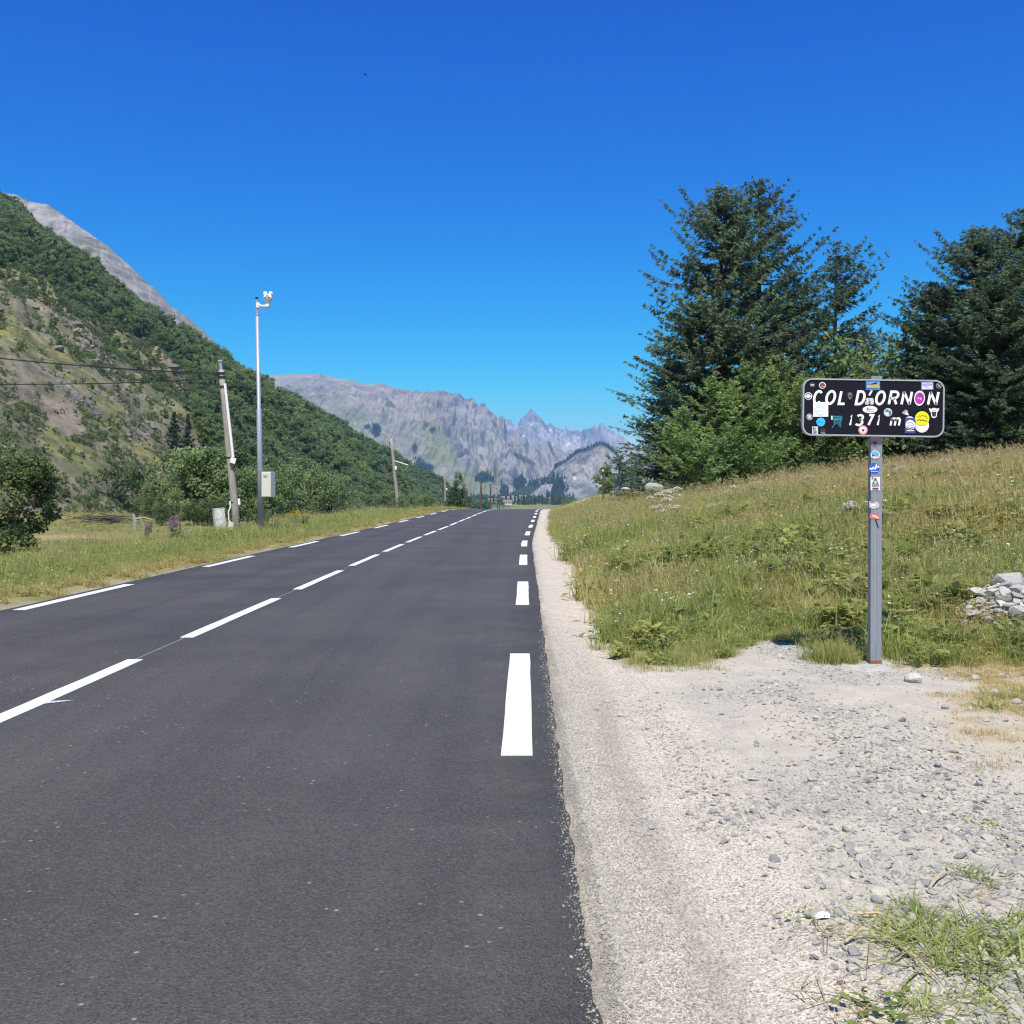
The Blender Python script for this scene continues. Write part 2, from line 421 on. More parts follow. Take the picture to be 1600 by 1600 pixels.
def onground(px, py, ymin=1.6, ymax=400):
    """World point where the sight line through a measured point of the photograph meets the ground."""
    dx = (px - CX) / FP; dz = (HY - py) / FP
    Ys = np.concatenate([np.arange(ymin, 20, .02), np.arange(20, ymax, .1)])
    g = ground_z(dx * Ys, Ys); ray = CH + dz * Ys
    k = np.argmax(ray < g)
    if not (ray < g).any(): k = len(Ys) - 1
    y = float(Ys[k]); return Vector((dx * y, y, float(g[k])))
def at(px, py, y): return Vector(((px - CX) / FP * y, y, CH + (HY - py) / FP * y))

def graded(segs):
    out = []
    for a, b, s in segs: out += list(np.arange(a, b - 1e-9, s))
    out.append(segs[-1][1]); return np.array(out)
gx = np.concatenate([-np.geomspace(4200, 62, 34), graded([(-60, -14, 1.0), (-14, -5.6, .35), (-5.6, -4.9, .1), (-4.9, 0, .35), (0, 5.4, .055), (5.4, 14, .25), (14, 40, 1.0)]), np.geomspace(42, 4200, 34)])
gy = np.concatenate([-np.geomspace(280, 4, 14), graded([(-3, 1.6, .5), (1.6, 8.6, .06), (8.6, 20, .14), (20, 45, .35), (45, 100, 1.0)]), np.geomspace(102, 3600, 70)])
GX, GY = np.meshgrid(gx, gy)
GZ = ground_z(GX, GY)
# colours of the ground itself
def ground_col(X, Y):
    n1 = fbm(X * 1.7, Y * 1.7, 4, 0); n2 = fbm(X * .6, Y * .6, 4, 1); n3 = fbm(X * 6, Y * 6, 3, 2)
    C = np.zeros(X.shape + (3,)); chips = np.zeros(X.shape)
    def put(mask, c, ch=0.0):
        nonlocal C, chips
        k = mask[..., None]; C = C * (1 - k) + np.array(c) * k; chips = chips * (1 - mask) + ch * mask
    put(np.ones(X.shape), (.22, .205, .085))                                  # meadow soil under grass
    put(smooth(.45, .62, n2), (.27, .235, .11))
    put(smooth(.55, .7, n1) * .6, (.16, .18, .06))
    dl = XLedge(Y) - X
    put(smooth(3, 5, dl), (.20, .185, .075)); put(smooth(3, 5, dl) * smooth(.5, .66, fbm(X * .12, Y * .12, 3, 2)), (.31, .235, .115))
    put(smooth(4, 6, dl) * smooth(.48, .6, fbm(X * .3, Y * .18, 4, 0)) * .8, (.13, .15, .05))
    put((dl > -.3) * (1 - smooth(.0, .22, dl + (n1 - .5) * .4)), (.33, .29, .23), .6)   # grit at the left edge
    put((dl > 0) * smooth(.2, .5, dl) * (1 - smooth(.5, 1.0, dl + (n1 - .5))), (.32, .27, .12), .2)
    # valley
    farm = smooth(150, 320, Y)
    put(farm, (.13, .165, .06)); put(farm * smooth(.5, .56, vnoise(X * .012, Y * .006, 1)), (.19, .20, .085)); put(farm * smooth(.6, .66, vnoise(X * .02, Y * .009, 3)), (.075, .12, .05))
    # right shoulder and gravel apron
    xe = XRedge(Y); ds = X - xe
    edge = Xsh(Y) - X + (n1 - .5) * .35
    sh = (ds > -.4) * smooth(-.12, .1, edge) * (Y > 7.0)
    Ya = Yb(X) + (n1 - .5) * .8
    ap = (ds > -.4) * (1 - smooth(-.15, .2, Y - Ya))
    gm = np.clip(np.maximum(sh, ap), 0, 1)
    put(gm, (.47, .43, .355), .6)
    fine = gm * smooth(.05, .2, ds) * (1 - smooth(.55, .95, ds + (n1 - .5) * .4))
    put(fine, (.54, .487, .405), 1.0)
    put(gm * np.exp(-((ds - .30 - .05 * np.sin(Y * 1.1)) / .055) ** 2) * (1 - smooth(5.5, 8, Y)) * .55, (.32, .275, .235), .9)
    put(gm * smooth(.6, 1.0, ds) * smooth(.46, .62, fbm(X * 1.1 + 4, Y * .9, 4, 3)), (.43, .40, .345), .9)
    put(gm * smooth(.8, 1.2, ds) * smooth(.52, .66, fbm(X * .9, Y * .8 + 9, 3, 1)) * .9, (.48, .43, .35), .2)
    # trodden dry grass at the right of the apron
    st = smooth(.0, .5, X - 2.72 + (7.2 - Y) * .30 + (n1 - .5) * 1.0) * smooth(4.4, 5.4, Y) * (1 - smooth(7.4, 7.8, Y))
    put(gm * st * .85, (.44, .335, .18), .3)
    # dirt track joining the road on the right, far along
    trk = np.exp(-((Y - 58 - (X - 3) * 2.2) / 4.5) ** 2) * smooth(0, .8, X - Xsh(Y)) * (1 - smooth(5, 9, X - Xsh(Y)))
    put(np.clip(trk, 0, 1) * (.55 + .45 * n1), (.44, .36, .26), .3)
    # asphalt dust under the crumbling edge
    put((np.abs(ds) < .5) * (1 - smooth(-.02, .05, ds + (n3 - .5) * .10)), (.24, .22, .20), .9)
    # stony mound
    mo = np.exp(-(((X - 4.3) / .75) ** 2 + ((Y - 8.6) / .6) ** 2)); put(smooth(.25, .6, mo + (n1 - .5) * .3), (.40, .37, .33), .6)
    return C, chips
GC, GCH = ground_col(GX, GY)
ny, nx = GX.shape
idx = np.arange(ny * nx).reshape(ny, nx)
GF = np.stack([idx[:-1, :-1], idx[:-1, 1:], idx[1:, 1:], idx[1:, :-1]], -1).reshape(-1, 4)
gme = mesh_np('ground', np.stack([GX, GY, GZ], -1).reshape(-1, 3), GF, M['ground'], {'Col': GC.reshape(-1, 3), 'chips': GCH.ravel()}, True)
ground = tag(ob('ground', gme), kind='structure')

# ------------------------------------------------------------------ road and its paint
ry = np.concatenate([[-250, -120, -60, -30, -10], np.arange(-4, 1.6, .4), np.arange(1.6, 9, .05), np.arange(9, 20, .2), np.arange(20, 110, 1.0), np.arange(110, 420, 8.0)])
def strip(y, xl, xr, z0, cols=None):
    k = 12
    us = np.linspace(0, 1, k)
    V = []
    for i, yy in enumerate(y):
        a, b = xl[i], xr[i]; zz = zroad(yy)
        V += [(a, yy, zz - .06)] + [(a + (b - a) * u, yy, zz + z0) for u in us] + [(b, yy, zz - .06)]
    n = k + 2
    F = [(i * n + j, i * n + j + 1, (i + 1) * n + j + 1, (i + 1) * n + j) for i in range(len(y) - 1) for j in range(n - 1)]
    return V, F
jag = lambda y, s: (fbm(y * 9, y * 0, 4, s, .7) - .5) * .045
V, F = strip(ry, XLedge(ry) + jag(ry, 1) * .6, XRedge(ry) + jag(ry, 2), 0.0)
road = tag(ob('road', mesh_np('road', V, F, M['asphalt'])), kind='structure')

def dash(name, xf, w, y0, y1, skew=.0, z=.004):
    ys = np.linspace(y0, y1, max(3, int((y1 - y0) / .35)))
    V = []; F = []
    for i, y in enumerate(ys):
        jl, jr = (random.random() - .5) * .006, (random.random() - .5) * .006
        zz = float(zroad(y)); x = float(xf(y))
        V += [(x - w / 2 + jl, y + (skew if i in (0, len(ys) - 1) else 0) * -.5, zz), (x - w / 2 + jl, y, zz + z), (x + w / 2 + jr, y, zz + z), (x + w / 2 + jr, y, zz)]
    for i in range(len(ys) - 1):
        for j in range(3): F.append((i * 4 + j, i * 4 + j + 1, i * 4 + 5 + j, i * 4 + 4 + j))
    F.append((0, 1, 2, 3)); n = len(V); F.append((n - 1, n - 2, n - 3, n - 4))
    me = bpy.data.meshes.new(name); me.from_pydata([tuple(v) for v in V], [], F); me.update(); me.materials.append(M['paint'])
    return ob(name, me, road)
y = 4.65
for k in range(12): dash('edge_line_dash', XRline, .145, y, y + 3.0); y += 6.44
y = 7.25 - 3.1 - 4.42
for k in range(19): dash('centre_line_dash', XCline, .115, y, y + 3.25); y += 4.40
y = 10.6
for k in range(10): dash('verge_line_dash', XLline, .14, y, y + 3.05); y += 6.47
sm = MB()
ys = np.arange(-3, 84, .5)
for a, b in zip(ys[:-1], ys[1:]):
    x0, x1 = float(XCline(a)) - .01 + (random.random() - .5) * .006, float(XCline(b)) - .01
    w = .008
    sm.add([(x0 - w, a, zroad(a) + .002), (x0 + w, a, zroad(a) + .002), (x1 + w, b, zroad(b) + .002), (x1 - w, b, zroad(b) + .002)], [(0, 1, 2, 3)])
sm.build('paving_joint', M['seam'], road)
# smear of paint beside the nearest centre dash
sp = MB(); pz = .0035
sp.add([(-2.655, 5.80, pz), (-2.56, 5.87, pz), (-2.53, 5.91, pz), (-2.655, 5.88, pz)], [(0, 1, 2, 3)])
sp.build('paint_smear', plain('thin_paint', (.45, .45, .45), .8, .5, 60), road)

# ------------------------------------------------------------------ hills and mountains
def relief_mesh(name, cols, crest, Yf, Yc, zf, rows, relief, colour, prof=1.0, back=.35, rough_crest=0.0, seed=0, mat='far'):
    cols = np.asarray(cols, float)
    t = np.concatenate([np.linspace(0, 1, rows), 1 + np.linspace(0, back, max(6, rows // 8))[1:]])
    P, Tt = np.meshgrid(cols, t)
    yf = Yf(P); yc = Yc(P)
    Yd = yf + (yc - yf) * Tt
    X = (P - CX) / FP * Yd
    cr = crest(P) + rough_crest * (fbm(P * .09, P * 0, 4, seed) - .5) * 2 + rough_crest * .6 * (ridged(P * .25, P * 0 + 3, 3, seed + 1) - .6)
    zc = CH + (HY - cr) / FP * yc
    z0 = zf(X, yf)
    tt = np.minimum(Tt, 1)
    Z = z0 + (zc - z0) * tt ** prof
    Z = np.where(Tt > 1, zc - (zc - z0) * 1.6 * (Tt - 1) - (Tt - 1) * yc * .05, Z)
    win = np.sin(np.pi * np.clip(tt, 0, 1)) ** .8 * .9 + .06 * tt
    Z = Z + relief(P, X, Yd, tt) * win * np.where(Tt > 1, .3, 1)
    yp = HY - FP * (Z - CH) / Yd
    # slope for colour decisions
    C = colour(P, yp, X, Yd, Z, tt)
    n, k = P.shape
    ii = np.arange(n * k).reshape(n, k)
    F = np.stack([ii[:-1, :-1], ii[:-1, 1:], ii[1:, 1:], ii[1:, :-1]], -1).reshape(-1, 4)
    me = mesh_np(name, np.stack([X, Yd, Z], -1).reshape(-1, 3), F, M[mat], {'Col': np.clip(C, 0, 1).reshape(-1, 3)}, True)
    o = tag(ob(name, me), kind='structure')
    return o, (P, Tt, X, Yd, Z, yp)
def blend(C, mask, c):
    k = np.clip(mask, 0, 1)[..., None]; return C * (1 - k) + np.array(c) * k
def blob(P, yp, x, y, rx, ry, rot=0):
    c, s = math.cos(rot), math.sin(rot)
    u = ((P - x) * c + (yp - y) * s) / rx; v = (-(P - x) * s + (yp - y) * c) / ry
    return np.exp(-(u * u + v * v))
def polymask(P, yp, pts):
    """Even-odd test for a polygon given in measured coordinates."""
    inside = np.zeros(P.shape, bool); n = len(pts)
    for i in range(n):
        x0, y0 = pts[i]; x1, y1 = pts[(i + 1) % n]
        cond = ((y0 > yp) != (y1 > yp)) & (P < (x1 - x0) * (yp - y0) / (y1 - y0 + 1e-9) + x0)
        inside ^= cond
    return inside.astype(float)

# --- the wooded hillside on the left
hill_crest = tab([(-500, 60), (-150, 205), (0, 297), (25, 310), (60, 345), (100, 372), (150, 408), (200, 447), (250, 486), (300, 521), (330, 543), (380, 572), (420, 596), (460, 617), (500, 640), (560, 671), (600, 693), (650, 724), (700, 756), (735, 784), (760, 800)])
_hc = hill_crest
hill_crest = lambda P: _hc(P) + 23
hill_Yc = tab([(-500, 640), (0, 680), (250, 610), (420, 610), (600, 800), (700, 930), (760, 1000)])
hill_Yf = lambda P: np.clip(42.0 / np.maximum((CX - P) / FP, .01), 70, 860)
def hill_rel(P, X, Y, t):
    u = X * .8 - Y * .6; w = X * .6 + Y * .8
    r = (ridged(u * .012, w * .02, 4, 1) - .55) * 26 * smooth(70, 260, Y) * smooth(0, .25, t)
    r = r + (fbm(X * .05, Y * .05, 4, 2) - .5) * 7
    strata = (ridged((X * .5 + Y * .2) * .05 + t * 9, Y * .012, 3, 0) - .5) * 8 * smooth(.05, .2, t) + (ridged((X * .5 + Y * .3) * .11 + t * 26, (X - Y) * .02, 3, 3) - .5) * 3.5 * smooth(.05, .2, t)
    return r + strata
belt_lo = tab([(-500, 400), (0, 428), (37, 430), (82, 452), (112, 474), (160, 502), (190, 522), (237, 540), (280, 562), (300, 610), (310, 690), (340, 745), (380, 800), (760, 900)])
def hill_bits(P, yp, X, Y):
    n = fbm(X * .02, Y * .02, 4, 3); n2 = fbm(X * .06, Y * .06, 4, 1)
    jit = (n - .5) * 60
    trees = smooth(8, -14, yp - belt_lo(P) + jit)
    gaps = blob(P, yp, 262, 528, 30, 9, .45) + blob(P, yp, 541, 700, 14, 14, .7) + blob(P, yp, 285, 575, 26, 10, .5) + blob(P, yp, 425, 630, 10, 16) * .8
    trees = trees * (1 - np.clip(gaps * 1.3, 0, 1))
    scree = polymask(P + jit * .3, yp + jit * .3, [(20, 560), (70, 556), (100, 610), (132, 655), (135, 690), (95, 680), (60, 640), (25, 620)])
    scree = np.maximum(scree, polymask(P + jit * .3, yp + jit * .3, [(-60, 640), (20, 690), (35, 760), (-60, 740)]) * .7)
    grass = polymask(P + jit * .4, yp + jit * .4, [(75, 655), (120, 690), (170, 715), (180, 740), (140, 760), (85, 745), (60, 700)])
    grass = np.maximum(grass, polymask(P + jit * .3, yp + jit * .3, [(210, 690), (255, 695), (310, 720), (362, 752), (350, 765), (270, 745), (215, 715)]))
    grass = np.maximum(grass, polymask(P + jit * .4, yp + jit * .4, [(-50, 470), (60, 520), (150, 590), (200, 640), (180, 650), (110, 600), (60, 560), (-50, 560)]) * .8)
    rock = polymask(P + jit * .5, yp + jit * .5, [(95, 480), (140, 520), (180, 560), (205, 600), (185, 600), (140, 560), (100, 510)])
    rock = np.maximum(rock, polymask(P + jit * .4, yp + jit * .4, [(75, 570), (110, 600), (150, 630), (175, 655), (140, 650), (100, 620)]))
    rock = np.maximum(rock, polymask(P + jit * .3, yp + jit * .3, [(185, 672), (235, 668), (250, 682), (205, 690)]))
    return trees, scree, grass, rock, n, n2
def hill_colour(P, yp, X, Y, Z, t):
    trees, scree, grass, rock, n, n2 = hill_bits(P, yp, X, Y)
    C = np.ones(P.shape + (3,)) * np.array((.185, .19, .078))
    st = ridged((X * .5 + Y * .2) * .06 + t * 10, Y * .02, 4, 2)
    C = blend(C, smooth(.5, .68, n2), (.23, .19, .125)); C = blend(C, smooth(.62, .8, st) * .75, (.185, .165, .135))
    C = blend(C, smooth(.56, .72, fbm(X * .035, Y * .035, 4, 0)) * .7, (.125, .15, .058))
    C = blend(C, grass * (.6 + .4 * n2), (.27, .25, .085)); C = blend(C, grass * smooth(.5, .7, n2), (.205, .225, .075))
    C = blend(C, scree * (.55 + .45 * smooth(.4, .6, n2)), (.255, .21, .16)); C = blend(C, scree * smooth(.5, .65, st) * .8, (.20, .17, .14))
    C = blend(C, rock * .9, (.165, .155, .145)); C = blend(C, rock * smooth(.5, .62, st), (.20, .185, .16))
    fine = ridged(X * .16 + t * 40, Y * .11, 4, 1); spk = fbm(X * .35, Y * .35, 3, 2)
    C = blend(C, (1 - trees) * smooth(.60, .74, fine) * .6, (.255, .225, .17)); C = blend(C, (1 - trees) * smooth(.54, .62, spk) * .55, (.085, .10, .042))
    C = blend(C, (1 - trees) * smooth(.58, .70, fbm(X * .22 + 9, Y * .22, 3, 0)) * .5, (.12, .105, .08))
    C = blend(C, trees * .85, (.085, .105, .042))
    return C
hill_cols = np.arange(-460, 762, 2.4)
hill, HD = relief_mesh('wooded_hillside', hill_cols, hill_crest, hill_Yf, hill_Yc, lambda X, Y: ground_z(X, Y) - .6, 230, hill_rel, hill_colour, 1.06, .3, 1.0, 1, 'hill')

# --- bare grey ridge above it
rc = tab([(-400, 180), (-100, 262), (0, 299), (20, 303), (45, 314), (75, 320), (100, 336), (125, 355), (150, 373), (170, 386), (200, 413), (235, 446), (250, 461), (270, 481), (300, 502), (325, 524), (360, 560), (420, 610)])
def ridge_rel(P, X, Y, t): return (ridged(X * .012, Y * .006, 5, 2) - .55) * 46 + (ridged(X * .05, Y * .03, 4, 1) - .5) * 14
def ridge_col(P, yp, X, Y, Z, t):
    n = fbm(X * .015, Y * .01, 5, 1); st = ridged(X * .02 + Z * .012, Z * .03, 4, 3)
    C = np.ones(P.shape + (3,)) * np.array((.275, .26, .235))
    C = blend(C, smooth(.45, .62, n), (.19, .195, .13)); C = blend(C, smooth(.6, .75, st) * .8, (.36, .335, .305))
    fr = ridged(X * .06 + Z * .02, Z * .05, 4, 0); C = blend(C, smooth(.58, .72, fr) * .55, (.14, .135, .12)); C = blend(C, smooth(.56, .70, ridged(X * .05 - Z * .03, Z * .06 + 7, 4, 2)) * .5, (.40, .375, .34)); C = blend(C, smooth(205, 260, P) * .5, (.235, .215, .215))
    return C
relief_mesh('grey_ridge', np.arange(-380, 420, 2.5), rc, lambda P: 900 + P * 0, lambda P: 1500 + P * 0, lambda X, Y: 40 + X * 0, 120, ridge_rel, ridge_col, 1.0, .3, 2.5, 2)

# --- massif across the valley
ac = tab([(250, 575), (415, 587), (460, 584), (500, 586), (530, 592), (550, 595), (575, 602), (595, 599), (612, 607), (632, 612), (650, 615), (680, 618), (705, 617), (720, 622), (735, 632), (755, 642), (770, 650), (782, 666), (792, 680), (815, 697), (838, 704), (862, 717), (880, 727), (905, 741), (935, 755), (980, 770), (1040, 782)])
def a_rel(P, X, Y, t):
    w = (fbm(X * .0016, Y * .0016, 3, 1) - .5) * 1.6
    g = ridged(X * .0042 + w, t * 1.3 + w, 5, 0)
    rocky = smooth(560, 720, P)
    return (g - .55) * (120 + 130 * rocky) + (ridged(X * .016 + w, t * 3.2, 4, 2) - .5) * (40 + 60 * rocky) + (ridged(X * .045 + w * 3, t * 9, 3, 1) - .5) * (16 + 22 * rocky)
def a_col(P, yp, X, Y, Z, t):
    n = fbm(X * .003, Y * .003, 5, 1); n2 = fbm(X * .010, Y * .010 + Z * .01, 5, 2); st = ridged(X * .006 + Z * .003, Z * .012, 5, 3)
    j = (n - .5) * 46
    C = np.ones(P.shape + (3,)) * np.array((.28, .245, .205))                                   # brown-grey scree of the summits
    C = blend(C, smooth(.5, .66, n2) * .8, (.38, .33, .275)); C = blend(C, smooth(.55, .7, fbm(X * .006, Y * .006, 4, 0)) * .7, (.22, .20, .18))
    lowline = np.interp(P, [380, 470, 540, 600, 680, 720, 760], [600, 622, 632, 640, 662, 690, 735])
    green = smooth(-10, 14, yp - lowline + j) * (1 - smooth(700, 742, P - (yp - 700) * .45 + j * .6))
    C = blend(C, green * .92, (.185, .20, .095)); C = blend(C, green * smooth(.5, .62, n2) * .75, (.21, .20, .115)); C = blend(C, green * smooth(.58, .7, st) * .55, (.28, .265, .24))
    cliff = smooth(-12, 14, P - np.interp(yp, [600, 640, 680, 720, 760, 800], [690, 690, 700, 712, 742, 775]) + j * .6)
    C = blend(C, cliff * .95, (.215, .21, .20)); C = blend(C, cliff * smooth(.5, .66, st), (.29, .28, .26)); C = blend(C, cliff * smooth(.55, .7, n2) * .8, (.125, .125, .125))
    slide = polymask(P + j * .3, yp + j * .3, [(590, 650), (615, 655), (650, 700), (672, 728), (690, 760), (660, 740), (620, 700)])
    C = blend(C, slide * .8, (.245, .22, .205))
    C = blend(C, smooth(0, 10, yp - 726 + j * .15) * smooth(700, 730, P) * (1 - smooth(760, 795, P)) * .9, (.175, .19, .09))
    pale = blob(P, yp, 752, 726, 3, 12, -.4) + blob(P, yp, 760, 724, 2.5, 10, -.4) + blob(P, yp, 810, 735, 2.5, 14, -.35) + blob(P, yp, 846, 742, 2, 12, -.3)
    C = blend(C, pale * .8, (.46, .42, .37))
    streak = ridged(X * .018 + (n - .5) * 5, Z * .0035 + 2, 4, 1); C = blend(C, smooth(.60, .74, streak) * .28 * (1 - green * .5), (.40, .37, .33))
    gully = ridged(X * .024 + (n - .5) * 6 + 5, Z * .004, 4, 0); C = blend(C, smooth(.66, .80, gully) * .2 * (1 - green * .6), (.09, .09, .09))
    turf = fbm(X * .02, Z * .02 + Y * .01, 4, 2); C = blend(C, smooth(.56, .64, turf) * .35 * (1 - cliff * .7), (.13, .15, .075))
    for bx, by, rx, ry in ((588, 671, 9, 13), (574, 667, 6, 5), (655, 728, 7, 16), (668, 731, 12, 8), (648, 700, 5, 9), (676, 672, 6, 6), (757, 748, 14, 8), (788, 765, 6, 10), (812, 762, 9, 17), (835, 765, 8, 14), (852, 758, 8, 14)):
        C = blend(C, smooth(.35, .6, blob(P, yp, bx, by, rx, ry) + (n2 - .5) * .5), (.035, .052, .028))
    C = blend(C, smooth(.30, .5, blob(P, yp, 820, 718, 22, 4, .45) + (n2 - .5) * .3) * .8, (.045, .06, .035))
    return C
massif, AD = relief_mesh('far_massif', np.arange(300, 1045, 1.6), ac, lambda P: 2500 + P * 0, lambda P: 4800 + P * 0, lambda X, Y: ground_z(X, Y) - 15, 230, a_rel, a_col, .95, .3, 1.6, 3)

# --- high rocky peaks with snow patches
bc = tab([(700, 720), (760, 668), (778, 656), (783, 651), (787, 655), (793, 659), (797, 657), (801, 664), (806, 668), (812, 660), (820, 654), (826, 645), (830, 640), (835, 645), (842, 652), (848, 659), (854, 665), (862, 664), (868, 669), (876, 671), (886, 675), (895, 674), (906, 676), (916, 678), (928, 675), (934, 677), (941, 673), (950, 682), (958, 689), (966, 697), (985, 712), (1040, 720), (1300, 725), (1900, 735)])
def b_rel(P, X, Y, t):
    w = (fbm(X * .001, Y * .001, 3, 2) - .5) * 2
    return (ridged(X * .0022 + w, t * 1.6 + w, 5, 1) - .55) * 430 + (ridged(X * .01 + w, t * 4, 4, 3) - .5) * 150 + (ridged(X * .028 + w * 2, t * 10, 3, 0) - .5) * 45
def b_col(P, yp, X, Y, Z, t):
    n = fbm(X * .002, Y * .002, 5, 0); st = ridged(X * .004 + Z * .002, Z * .005, 5, 1)
    C = np.ones(P.shape + (3,)) * np.array((.27, .255, .235))
    C = blend(C, smooth(.5, .66, st), (.42, .39, .355)); C = blend(C, smooth(.5, .65, n) * .7, (.21, .20, .19))
    for bx, by, rx, ry, ro in ((861, 672, 5, 1.8, .4), (819, 681, 4, 1.2, 0), (889, 694, 4, 1.4, -.5), (917, 689, 5, 1.2, 0), (831, 664, 1.6, 1.6, 0), (819, 661, 1.2, 1.4, 0), (905, 684, 3, 1, .2), (880, 678, 2, 1, 0)):
        C = blend(C, smooth(.32, .5, blob(P, yp, bx, by, rx, ry, ro)), (.80, .80, .80))
    return C
relief_mesh('snowy_peaks', np.concatenate([np.arange(700, 1010, 1.1), np.arange(1010, 1900, 12)]), bc, lambda P: 6000 + P * 0, lambda P: 9000 + P * 0, lambda X, Y: 60 + X * 0, 180, b_rel, b_col, .9, .25, 2.2, 0)

# --- nearer limestone cliff on the right of the valley
cc = tab([(780, 790), (820, 776), (845, 757), (866, 731), (880, 722), (893, 713), (902, 706), (915, 703), (930, 696), (940, 693), (950, 698), (960, 706), (972, 720), (990, 735), (1040, 745), (1300, 742), (1900, 735)])
def c_rel(P, X, Y, t):
    w = (fbm(X * .004, Y * .004, 3, 0) - .5) * 1.4
    return (ridged(X * .010 + w, t * 1.6 + w * .5, 5, 2) - .55) * 70 + (ridged(X * .03 + w, t * 4, 4, 1) - .5) * 30 + (ridged(X * .08 + w * 2, t * 11, 3, 0) - .5) * 10
def c_col(P, yp, X, Y, Z, t):
    n = fbm(X * .01, Y * .01, 5, 3); st = ridged(X * .012 + Z * .006, Z * .02, 5, 0)
    C = np.ones(P.shape + (3,)) * np.array((.205, .205, .195))
    C = blend(C, smooth(.48, .64, st), (.30, .295, .275)); C = blend(C, smooth(.52, .66, n) * .8, (.135, .135, .135))
    g2 = ridged(X * .045 + (n - .5) * 6, Z * .008, 4, 2); C = blend(C, smooth(.64, .78, g2) * .6, (.10, .10, .10))
    g3 = ridged(X * .035 + (n - .5) * 5 + 3, Z * .006 + 4, 4, 1); C = blend(C, smooth(.62, .76, g3) * .5, (.42, .40, .36))
    C = blend(C, smooth(5, 1.5, yp - cc(P)), (.05, .065, .035))
    C = blend(C, smooth(.3, .5, blob(P, yp, 898, 747, 3.5, 2.5, .4)), (.62, .60, .57)); C = blend(C, smooth(.3, .5, blob(P, yp, 897, 742, 3, 2, .6)), (.07, .09, .05))
    C = blend(C, polymask(P, yp, [(941, 700), (948, 703), (944, 716), (930, 738), (927, 736), (938, 714)]) * .7, (.36, .28, .235))
    C = blend(C, smooth(.35, .6, blob(P, yp, 872, 766, 12, 22) + (n - .5) * .4), (.035, .052, .028))
    return C
cliff, CD = relief_mesh('limestone_cliff', np.concatenate([np.arange(784, 1010, 1.1), np.arange(1010, 1900, 14)]), cc, lambda P: 2000 + P * 0, lambda P: 2900 + P * 0, lambda X, Y: ground_z(X, Y) - 8, 150, c_rel, c_col, 1.0, .3, 1.4, 3)

# ------------------------------------------------------------------ plant generators (numpy arrays of small faces)
def quads(cent, axis, side, ln, wd, tint):
    """Kite-shaped faces: centre = root, growing along axis, widened along side."""
    ln = ln[:, None]; wd = wd[:, None]
    a = cent; b = cent + axis * ln * .45 + side * wd * .5; c = cent + axis * ln; d = cent + axis * ln * .45 - side * wd * .5
    V = np.stack([a, b, c, d], 1).reshape(-1, 3)
    F = np.arange(len(V)).reshape(-1, 4)
    return V, F, np.repeat(tint, 4)
def unit(v): return v / (np.linalg.norm(v, axis=-1, keepdims=True) + 1e-9)
def conifer(seed, H, Rmax, prof, step=.2, per=4.5, up0=.55, droop=.35, twig=.31, wide=.058, gaps=.12, base=.5, dens=1.0, hang=.5, lean=(0, 0), one_side=None, m=5):
    """Whorled tree: every branch carries side sprays of needles. Returns the crown arrays and the branch lines."""
    r = np.random.default_rng(seed)
    P = []; A = []; S = []; Ln = []; W = []; T = []; lines = []
    h = base
    while h < H - .05:
        f = h / H
        for k in range(r.poisson(per * (.6 + .4 * (1 - f))) + 1):
            if r.random() < gaps: continue
            az = r.random() * 2 * np.pi
            Lb = Rmax * prof(f) * r.uniform(.62, 1.12) * (1.32 if r.random() < .12 else 1)
            if one_side is not None: Lb *= 1 + .35 * math.cos(az - one_side)
            if Lb < .12: Lb = .12
            d = np.array([math.cos(az), math.sin(az), 0]); sd = np.array([-d[1], d[0], 0])
            u = up0 * (f ** 1.6) - droop * (1 - f) * r.uniform(.6, 1.3); tipup = r.uniform(.1, .45)
            n = max(4, int(Lb / .085 * dens)); s = np.sort(r.random(n)) ** .8
            bend = r.normal(0, .10)
            path = lambda q: np.stack([d[0] * Lb * q + sd[0] * bend * Lb * q * q + lean[0] * h, d[1] * Lb * q + sd[1] * bend * Lb * q * q + lean[1] * h, h + Lb * (u * q + tipup * q * q * .6 - .10 * np.sin(q * 3.0))], -1)
            lines.append((path(np.linspace(0, .92, 4)), .012 + .010 * Lb * (1 - f * .5)))
            ss = np.repeat(s, m); p = path(ss) + r.normal(0, .025, (len(ss), 3))
            sgn = r.choice([-1, 1], len(ss))[:, None]
            ax = d * r.uniform(.25, .9, (len(ss), 1)) + sd * sgn * r.uniform(.3, 1.0, (len(ss), 1)) + np.array([0, 0, 1]) * r.normal(-hang * .5, .35, (len(ss), 1))
            ax = unit(ax)
            nrm = unit(np.array([0, 0, .55]) + d * .35 + r.normal(0, .8, (len(ss), 3)))
            P.append(p); A.append(ax); S.append(unit(np.cross(ax, nrm)))
            Ln.append(twig * r.uniform(.5, 1.25, len(ss)) * (1 - .45 * ss) * (.55 + .45 * min(1, Lb / 1.2))); W.append(wide * r.uniform(.6, 1.4, len(ss)))
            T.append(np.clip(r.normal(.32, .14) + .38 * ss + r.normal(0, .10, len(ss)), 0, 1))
        h += step * r.uniform(.7, 1.3) * (.75 + .4 * (1 - f))
    V, F, T = quads(np.concatenate(P), np.concatenate(A), np.concatenate(S), np.concatenate(Ln), np.concatenate(W), np.concatenate(T))
    return (V, F, T), lines
